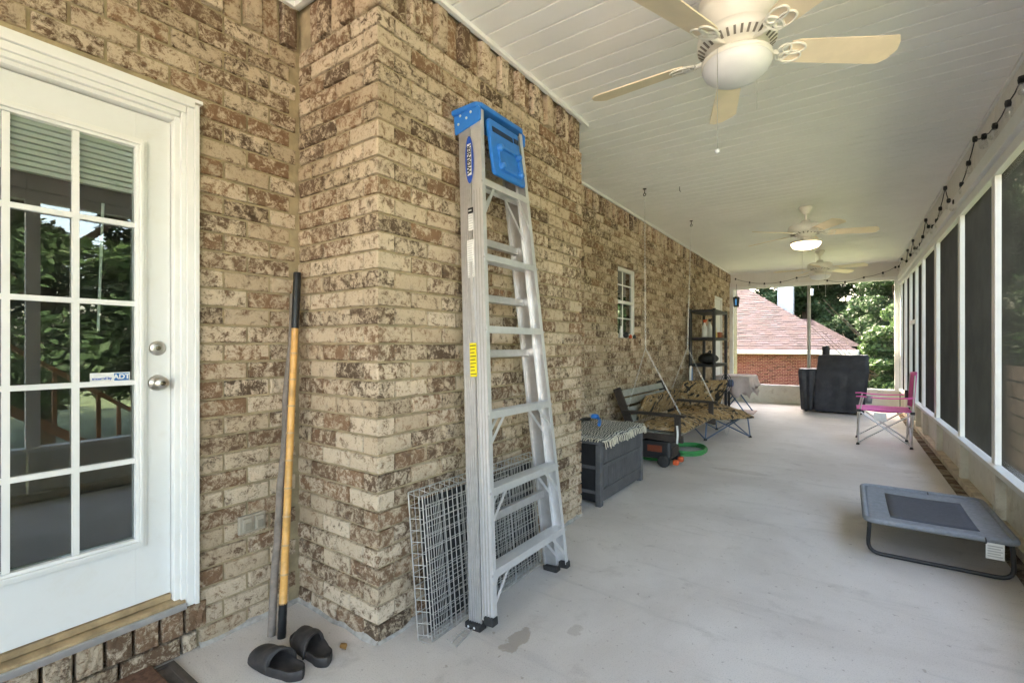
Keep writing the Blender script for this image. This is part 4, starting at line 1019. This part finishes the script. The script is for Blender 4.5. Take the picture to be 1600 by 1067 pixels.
P = [[(xb+.012+.03*i/8-.0+.03*math.sin(math.pi*j/8), (yn+(yf-yn)*j/8)*.97, .50+.45*i/8+.015*math.sin(math.pi*j/8)*(i == 8)) for j in range(9)] for i in range(9)]
MB().grid(P).build('back', PINK, pk, solid=.012)
MB().box(xb-.04, xb-.005, .02, .1, .60, .72).build('bottle_pouch', BLACKP, pk, bevel=.01)
MB().lathe([(.032, 0), (.038, .1)], (xa+.115, yn+.0, .55), 14).build('cup_holder', mat('grey_net', (.14, .15, .17), .8), pk, solid=.004)
MB().box(xa+.17, xa+.30, yn-.004, yn-.001, .33, .435).build('hang_tag', PAPER, pk)

# raised pet cot
ct = thing('pet_cot', (.43, 4.15, 0), 'grey raised mesh pet cot on a black tube frame beside the screen wall', 'pet bed')
hx, hy, zc = .335, .45, .222
N = 18; P = []
for i in range(N+1):
    row = []
    for j in range(N+1):
        u = -1+2*i/N; v = -1+2*j/N; k = 1-.035*(abs(u*v))**6; sag = .022*(1-u*u)*(1-v*v)
        row.append((hx*u*k, hy*v*k, zc-sag))
    P.append(row)
MB().grid(P).build('sleeve_cloth', COTGREY, ct, solid=.006)
P = [[(-.205+.41*i/10, -.30+.60*j/10, zc+.0045-.022*(1-((-.205+.41*i/10)/hx)**2)*(1-((-.3+.6*j/10)/hy)**2)) for j in range(11)] for i in range(11)]
MB().grid(P).build('mesh_panel', COTDARK, ct, solid=.002)
rim = rounded([(-hx, 0, zc), (-hx, -hy, zc), (hx, -hy, zc), (hx, hy, zc), (-hx, hy, zc), (-hx, .001, zc)], .06)
MB().tube(rim, .017, 10, closed=False).build('edge_sleeve', COTGREY, ct)
for s in (-1, 1):
    MB().tube(rounded([(-hx+.02, s*(hy-.035), zc-.01), (-hx+.01, s*(hy-.035), .012), (hx-.01, s*(hy-.035), .012), (hx-.02, s*(hy-.035), zc-.01)], .07), .0115, 10).build('leg', BLACKP, ct)
for (x, y_) in ((-hx-.004, .26), (-hx-.004, -.2), (.05, hy+.0), (.2, -hy)):
    MB().tube([(x, y_+.03*math.cos(t), zc-.004+.016*math.sin(t)) for t in [2*math.pi*k/12 for k in range(12)]], .004, 5, closed=True).build('lacing_loop', BLACKP, ct)
MB().box(.20, .275, -hy-.019, -hy-.017, .125, .212).build('care_tag', PAPER, ct)
q = MB()
for k in range(5): q.box(.207, .268-.008*(k % 2), -hy-.0196, -hy-.0191, .137+.014*k, .143+.014*k)
q.build('tag_print', INKGREY, ct)

# ------------------------------------------------------------------ ceiling fans
def fan(loc, label, rz, drop, lit, near):
    """drop: height of ceiling to motor top"""
    o = thing('ceiling_fan', loc, label, 'ceiling fan', rz, 'ceiling fans along the porch')
    if near:
        MB().lathe([(0, 0), (.10, 0), (.115, -.02), (.15, -.05), (.165, -.09), (.165, -.14), (.178, -.15), (.178, -.17), (.165, -.185), (.165, -.215), (.15, -.24), (.155, -.25)], n=40).build('housing', FANW, o)
    else:
        MB().lathe([(0, 0), (.075, 0), (.07, -.03), (.035, -.085), (.0, -.085)], n=24).build('canopy', FANW, o)
        MB().tube([(0, 0, -.08), (0, 0, -drop)], .013, 10).build('rod', FANW, o)
        MB().lathe([(.0, -drop+.045), (.05, -drop+.04), (.055, -drop), (.17, -drop-.015), (.195, -drop-.035), (.195, -drop-.095), (.17, -drop-.115), (.10, -drop-.13), (.09, -drop-.16), (0, -drop-.16)], n=36).build('housing', FANW, o)
    zb = -.285 if near else -drop-.10
    # cooling slots
    if near:
        MB().lathe([(.155, -.25), (.172, -.262), (.172, -.30), (.135, -.325), (.085, -.335), (.085, -.345)], n=40).build('vent_ring', FANW, o)
        sl_ = MB(); n = 34
        for k in range(n):
            a = 2*math.pi*k/n; c, s = math.cos(a), math.sin(a)
            sl_.bar((.168*c, .168*s, -.3035), (.139*c, .139*s, -.3265), .010, .003, up=(c*.6, s*.6, -1))
        sl_.build('vent_slot', mat('vent_dark', (.2, .18, .15), .8), o)
        MB().lathe([(.084, -.335), (.084, -.36), (.07, -.365)], n=30).build('switch_cup', mat('aged_white', (.62, .58, .46), .4), o)
        MB().lathe([(.07, -.358), (.145, -.362), (.153, -.370), (.153, -.386), (.147, -.388)], n=40).build('light_rim', FANW, o)
        MB().lathe([(.147, -.387), (.150, -.402), (.138, -.428), (.106, -.452), (.06, -.465), (0.0005, -.468)], n=40).build('light_bowl', FROST, o)
        zi = -.322
    else:
        sl_ = MB()
        for k in range(20):
            a = 2*math.pi*k/20; c, s = math.cos(a), math.sin(a); sl_.bar((.166*c, .166*s, -drop-.1175), (.12*c, .12*s, -drop-.128), .012, .003, up=(c*.3, s*.3, -1))
        sl_.build('vent_slot', mat('vent_dark', (.2, .18, .15), .8), o)
        MB().lathe([(.06, -drop-.16), (.06, -drop-.19), (.14, -drop-.205), (.165, -drop-.215), (.165, -drop-.235), (.16, -drop-.237)], n=36).build('light_rim', FANW, o)
        MB().lathe([(.16, -drop-.236), (.157, -drop-.255), (.135, -drop-.285), (.08, -drop-.305), (.0005, -drop-.31)], n=36).build('light_bowl', LAMP_ON if lit else FROST, o)
        zi = -drop-.105
    for k in range(5):
        M = Matrix.Rotation(2*math.pi*k/5, 4, 'Z')
        bl_ = MB(); pr = [(.235, -.052), (.27, -.062), (.66, -.074), (.70, -.076), (.722, -.05), (.742, .0), (.728, .05), (.70, .076), (.66, .078), (.27, .062), (.235, .052)]
        Mp = M @ Matrix.Translation((0, 0, zi-.008)) @ Matrix.Rotation(R(-15), 4, 'X') @ Matrix.Rotation(R(0 if near else 2), 4, 'Y')
        bl_.prism(pr, .006, Mp); bd = bl_.build('blade', BLADE, o)
        ir = MB()
        for cx, rx, ry_, cyy in ((.255, .05, .03, .022), (.255, .05, .03, -.022), (.215, .03, .045, 0)):
            ir.tube([Mp @ Vector((cx+rx*math.cos(t), cyy+ry_*math.sin(t), -.005)) for t in [2*math.pi*q/18 for q in range(18)]], .0055, 6, closed=True)
        ir.tube([M @ Vector((.10, 0, zi+.0)), M @ Vector((.15, 0, zi-.012)), Mp @ Vector((.19, 0, -.006))], .011, 8); ir.build('blade_iron', FANW, bd)
    zl = -.44 if near else -drop-.25
    for dx, dy, L in ((-.02, -.10, .42 if near else .42), (.055, .03, .20 if near else .25)):
        x, y_ = (dx, dy) if near else (dx*1.3, dy*1.3)
        z0 = -.39 if near else -drop-.2
        if near: x, y_ = ((-.125, -.096) if L > .3 else (.114, .044)); z0 = -.375; L = .46 if L > .3 else .20
        else: x, y_ = ((-.06, -.165) if L > .3 else (.11, .13))
        # short stem outward then straight down
        MB().tube([(x*.5, y_*.5, z0+.02), (x*1.03, y_*1.03, z0), (x*1.03, y_*1.03, z0-L)], .0016 if near else .0022, 5).build('pull_chain', CHAINM, o)
        if L > .3: MB().lathe([(.0003, .012), (.009, .006), (.011, 0), (.009, -.006), (.0003, -.012)], (x*1.03, y_*1.03, z0-L), 12).build('pull_knob', FROST, o)
    return o
f1 = fan((-.425, 2.43, H), 'near ceiling fan with beige blades and unlit white bowl', R(34), 0, False, True)
f2 = fan((-.417, 6.87, H), 'middle ceiling fan on a rod with its warm lamp lit', R(12), .21, True, False)
f3 = fan((-.402, 10.18, H), 'farthest ceiling fan with unlit bowl near the end screens', R(50), .21, False, False)

# ------------------------------------------------------------------ string lights
def string_lights(pts, nrm, label, knots):
    root = thing('string_light', pts[0], label, 'string light'); base = Vector(pts[0]); mb = MB()
    P = [Vector(p)-base for p in pts]
    for a, b in zip(P[:-1], P[1:]): mb.tube([a, (a+b)/2-Vector((0, 0, .012)), b], .0042, 5)
    mb.build('cord', BLACKR, root)
    bme = MB().lathe([(.012, 0), (.02, -.018), (.028, -.04), (.024, -.062), (.0003, -.074)], n=12).mesh('bulb', BULB)
    sme = MB().lathe([(0, .018), (.014, .018), (.017, .0), (.015, -.02), (.012, -.024), (0, -.024)], n=10).mesh('socket', BLACKR)
    for i, p in enumerate(P):
        s_ = link_copy('socket', sme, root, p)
        if i not in knots: link_copy('bulb', bme, s_, (0, 0, -.02), (random.uniform(-.3, .3), random.uniform(-.3, .3), 0))
    return root
zx = lambda a, b: (1380+.3374*a, 160+.3374*b)
pp = [(640, -105), (578, 5), (517, 110), (467, 158), (425, 170), (395, 282), (363, 380), (330, 460), (303, 455), (287, 397), (264, 492), (248, 547), (230, 575), (210, 575), (197, 545), (183, 622), (172, 657), (160, 675), (145, 675), (138, 640), (126, 706), (113, 685), (108, 735), (86, 725), (72, 760)]
near_pts = [Vector((.826, yy, zz)) for yy, zz in ((1.1, 2.97), (1.5, 2.80), (1.9, 2.76), (2.3, 2.84), (2.7, 2.96), (3.0, 2.84))]
string_lights(near_pts+[onX(*zx(a, b), .826) for a, b in pp], None, 'black corded string lights swagged along the right header', {0, 4, 10, 15, 20, 25, 27})
ze = lambda a, b: (1120+.2437*a, 300+.2437*b)
string_lights([onY(*ze(a, b), YE-.022) for a, b in ((120, 558), (210, 580), (305, 587), (408, 578), (512, 550), (605, 535), (708, 568), (822, 577), (943, 548), (1065, 518), (1145, 482))], None, 'black corded string lights strung across the end header', {0, 10})
# hanging bug lantern
lp = onY(1150.5, 471, 11.95)
ln = thing('hanging_lantern', lp, 'black hanging lantern with a blue light in the far left corner', 'lantern')
MB().prism([(-.05, -.13), (.05, -.13), (.068, .10), (-.068, .10)], .09, Matrix.Translation((0, .045, 0)) @ Matrix(((1, 0, 0, 0), (0, 0, -1, 0), (0, 1, 0, 0), (0, 0, 0, 1)))).build('body', BLACKP, ln, bevel=.008)
MB().box(-.014, .014, -.049, -.046, -.09, .05).build('light_strip', BLUE_GLOW, ln)
MB().lathe([(0, .14), (.02, .138), (.035, .10), (0, .10)], n=12).build('cap', PAPER, ln)
MB().tube([(0, 0, .13), (0, .03, .40)], .004, 6).build('hanger', INK, ln)
# ceiling hook left over
o = MB().tube([onZ(1062, 292, H), onZ(1062, 292, H)-Vector((0, 0, .045)), onZ(1062, 292, H)-Vector((-.012, 0, .055))], .003, 6).build('spare_hook', INK); tag(o, 'small bare hook in the white ceiling near the swing chains', 'hook')

# ------------------------------------------------------------------ outside
# stair rail and fence to the right
sr = thing('stair_railing', (2.0, 1.5, -1.5), 'orange brown wooden stair railing outside the screens', 'railing')
a = Vector((0, -1.0, 3.15)); b = Vector((0, 1.3, 1.42))
MB().bar(a, b, .09, .04).build('hand_rail', DECKWOOD, sr); MB().bar(a-Vector((0, 0, .62)), b-Vector((0, 0, .62)), .04, .09).build('bottom_rail', DECKWOOD, sr)
for k in range(13): p = a.lerp(b, (k+.5)/13); MB().bar(p-Vector((0, 0, .66)), p-Vector((0, 0, .02)), .035, .035, up=(1, 0, 0)).build('baluster', DECKWOOD, sr)
for p in (a, b): MB().box(-.045, .045, p.y-.045, p.y+.045, 0, p.z+.12).build('post', DECKWOOD, sr)
fe = thing('board_fence', (2.7, 0, -1.5), 'brown horizontal board fence beyond the right hand screens', 'fence')
for k in range(7):
    for j in range(6): MB().box(-.012, .012, 6+4.0*j, 9.98+4.0*j, .15+.33*k, .15+.33*k+.285).build('board', FENCEWOOD, fe)
for j in range(13): MB().box(.0125, .10, 6.0+2*j-.045, 6.0+2*j+.045, 0, 2.52).build('post', FENCEWOOD, fe)

# neighbour's house
nb = thing('neighbour_house', (0, 26, -1.5), 'red brick neighbouring house with mauve hip roof and white chimney', 'house')
EZ = 2.58
MB().box(-14, .05, .35, 11, 0, EZ-.05).build('wall', MORTAR, nb)
rows = 26; bm_ = MB(); rr = random.Random(2); vv = []; ff = []
for c in range(33):
    z = .01+c*.076; x = -13.9+(.11 if c % 2 else 0)
    while x < -.02:
        L = min(.205, .04-x)
        if x > -6.5 and L > .03: o = len(vv); y0 = .335+rr.uniform(-.003, .003); vv += [(x, y0, z), (x+L, y0, z), (x+L, y0, z+.066), (x, y0, z+.066), (x, .36, z), (x+L, .36, z), (x+L, .36, z+.066), (x, .36, z+.066)]; ff += [(o, o+1, o+2, o+3), (o, o+4, o+5, o+1), (o+1, o+5, o+6, o+2), (o+2, o+6, o+7, o+3), (o+3, o+7, o+4, o)]
        x += .215
q = bpy.data.objects.new('brickwork', mk(vv, ff, 'brickwork', RED_BRICK)); COL.objects.link(q); q.parent = nb; q['kind'] = 'stuff'
def hip(x0, x1, y0, y1, z, tp, name, th=.0):
    d = (y1-y0)/2; zr = z+d*tp
    v = [(x0, y0, z), (x1, y0, z), (x1, y1, z), (x0, y1, z), (x1-d, (y0+y1)/2, zr), (x0+d, (y0+y1)/2, zr)]
    m = MB().add(v, [(0, 1, 4, 5), (1, 2, 4), (2, 3, 5, 4), (3, 0, 5), (3, 2, 1, 0)]); return m
r1 = hip(-20, .40, -.05, 12.5, EZ, .69, 'roof').build('roof', SHINGLE, nb)
r2 = hip(-9, .70, 7.0, 12.2, EZ-.02+.22, .67, 'roof').build('wing_roof', SHINGLE, nb)
# shingle courses on the slope that faces the porch
sv = []; sf = []; rr = random.Random(4); tp = .69; nrow = 40
for k in range(nrow):
    t0 = k*.165; xr = .40-t0; x = -9+rr.random()*.2
    while x < xr-.05:
        L = min(rr.uniform(.22, .38), xr-x); o = len(sv); e = rr.uniform(.008, .02)
        def SP(xx, t, h): return (xx, -.05+t-h*.57, EZ+t*tp+h*.82)
        sv += [SP(x, t0-.01, e), SP(x+L-.008, t0-.01, e), SP(x+L-.008-(.165 if x+L > xr-.17 else 0), t0+.165, .003), SP(x, t0+.165, .003), SP(x, t0-.01, 0), SP(x+L-.008, t0-.01, 0)]
        sf += [(o, o+1, o+2, o+3), (o+4, o+5, o+1, o)]; x += L
sm_ = brick_mat('shingle_pieces', (.047, .035, .045), (.033, .024, .031), .3, .7)
q = bpy.data.objects.new('shingles', mk(sv, sf, 'shingles', sm_)); COL.objects.link(q); q.parent = r1; q['kind'] = 'stuff'
MB().box(-14, .42, -.14, -.06, EZ-.17, EZ+.02).build('gutter', GUTTER, nb, bevel=.02); MB().box(-14, .40, -.055, .34, EZ-.10, EZ-.06).build('soffit', GUTTER, nb)
MB().box(.36, .44, -.055, 12, EZ-.15, EZ+.015).build('fascia', GUTTER, nb)
chm = MB().box(-3.42, -2.62, 6.6, 7.4, 3.2, 8.6).build('chimney', GUTTER, nb)
for k in range(36): MB().add([(-3.43, 6.575, 3.3+.145*k), (-2.61, 6.575, 3.3+.145*k), (-2.61, 6.592, 3.44+.145*k), (-3.43, 6.592, 3.44+.145*k), (-3.43, 6.6, 3.3+.145*k), (-2.61, 6.6, 3.3+.145*k)], [(0, 1, 2, 3), (4, 5, 1, 0)]).build('siding_board', GUTTER, chm)
MB().lathe([(.06, 0), (.06, .35), (0, .36)], (-1.55, 4.5, 5.55), 10).build('vent_pipe', GUTTER, nb)

# trees
def leaf_cloud(n, blobs, size, seed):
    rs = np.random.RandomState(seed); bl = np.array(blobs, float)     # x y z rx rz
    vol = bl[:, 3]**2*bl[:, 4]; pick = rs.choice(len(bl), n, p=vol**.75/np.sum(vol**.75)); b = bl[pick]
    d = rs.normal(size=(n, 3)); d /= np.linalg.norm(d, axis=1)[:, None]; r = rs.uniform(.45, 1.0, n)**.6
    c = b[:, :3]+d*r[:, None]*np.stack([b[:, 3], b[:, 3], b[:, 4]], 1)
    a = rs.normal(size=(n, 3)); a[:, 2] *= .5; a /= np.linalg.norm(a, axis=1)[:, None]
    nrm = d*.6+rs.normal(size=(n, 3))*.5+np.array([0, 0, .45]); bb = np.cross(nrm, a); bb /= np.linalg.norm(bb, axis=1)[:, None]+1e-9
    s = size*rs.uniform(.6, 1.4, n)[:, None]
    v = np.stack([c-a*s, c+bb*s*.5, c+a*s, c-bb*s*.5], 1).reshape(-1, 3)
    me = bpy.data.meshes.new('crown'); me.vertices.add(4*n); me.vertices.foreach_set('co', v.ravel())
    me.loops.add(4*n); me.loops.foreach_set('vertex_index', np.arange(4*n, dtype=np.int32)); me.polygons.add(n)
    me.polygons.foreach_set('loop_start', np.arange(0, 4*n, 4, dtype=np.int32)); me.polygons.foreach_set('loop_total', np.full(n, 4, dtype=np.int32)); me.update(); return me
def blobset(seed, n, R0, z0, z1, rb):
    rs = random.Random(seed); out = []
    for k in range(n):
        t = rs.random(); z = z0+(z1-z0)*t; rad = R0*math.sqrt(rs.random())*math.sin(math.pi*(.18+.78*t))**.7; a = rs.uniform(0, 6.28)
        out.append((rad*math.cos(a), rad*math.sin(a), z, rb*rs.uniform(.6, 1.3), rb*rs.uniform(.4, .8)))
    return out
CROWN = []
for sd, mt in ((1, LEAF_D), (2, LEAF_D), (3, LEAF_L)):
    me = leaf_cloud(42000, blobset(sd, 60, 3.6, 1.6, 12.5, 1.15), .13, sd); me.materials.append(mt); CROWN.append(me)
BUSH = leaf_cloud(16000, blobset(9, 26, 1.2, .3, 3.2, .5), .085, 9); BUSH.materials.append(LEAF_L)
def trunk_mesh(seed, h, r):
    rs = random.Random(seed); mb = MB(); pts = [(rs.uniform(-.12, .12)*k, rs.uniform(-.12, .12)*k, h*k/6) for k in range(7)]
    mb.tube(pts, [r*(1-.12*k) for k in range(7)], 9)
    for k in range(7):
        p = Vector(pts[2+k % 4]); a = rs.uniform(0, 6.28); L = rs.uniform(1.5, 3.0); mb.tube([p, p+Vector((L*.5*math.cos(a), L*.5*math.sin(a), L*.35)), p+Vector((L*math.cos(a), L*math.sin(a), L*.9))], [r*.4, r*.28, r*.1], 6)
    return mb.mesh('trunk', TRUNK)
TR = [trunk_mesh(i, 10, .24) for i in range(3)]; TRB = trunk_mesh(8, 1.6, .06)
def tree(x, y_, sc, k, rz, label, name='tree', bush=False, group='trees beyond the porch', z=-1.5):
    o = thing(name, (x, y_, z), label, 'shrub' if bush else 'tree', rz, group); o.scale = (sc, sc, sc)
    link_copy('trunk', TRB if bush else TR[k], o, (0, 0, 0)); link_copy('crown', BUSH if bush else CROWN[k], o, (0, 0, 0)); return o
far = [(-10.5, 44, 1.15, 0), (-6.0, 47, 1.25, 1), (-2.6, 43, 1.1, 0), (.8, 40, 1.05, 1), (3.6, 37, 1.0, 0), (5.8, 42, 1.25, 1), (1.6, 48, 1.3, 2), (8.6, 40, 1.1, 2)]
fl_ = ['tall tree left of the white chimney above the roof', 'tall dark tree right behind the white chimney', 'dark tree just right of the chimney over the hip', 'dark tree above the right slope of the neighbouring roof', 'dense dark tree standing over the end of the roof', 'tall tree at the right edge of the end opening', 'pale tree furthest back in the end opening', 'pale tree hidden mostly by the right frame of the end opening']
for i, (x, y_, s_, k) in enumerate(far): tree(x, y_, s_, k, i*1.3, fl_[i])
tree(1.35, 24.5, 1.05, 0, .4, 'bright green shrub at the right end of the red brick house', 'shrub', True)
tree(2.6, 27.5, 1.5, 0, 2.1, 'larger green shrub behind the bright one, right of the red house', 'shrub', True)
tree(2.4, 33, .62, 0, 2.6, 'young dark tree rising behind the shrubs by the red house')
side = [(12, -1.0), (13, 3.2), (12, 7.5), (8.0, 17), (6.6, 21), (8.8, 24), (6.4, 28), (9.5, 32), (12, 12), (7.6, 36), (11, 27)]
SIDE_L = ['leafy tree opposite the glazed door, nearest the driveway', 'leafy tree opposite the door that the door glass reflects', 'leafy tree outside the nearest screen panel', 'dark tree close behind the board fence, nearest of its row', 'dark tree second from the near end of the fence row', 'pale tree third in the row behind the fence', 'dark tree fourth in the row behind the fence', 'dark tree fifth in the row behind the fence', 'pale tree standing apart outside the middle screens', 'dark tree farthest along the fence row', 'pale tree behind the fence row, right of the others']
for i, (x, y_) in enumerate(side): tree(x, y_, .95+.1*(i % 3), i % 3, i*.9, SIDE_L[i], group='trees outside the screens')
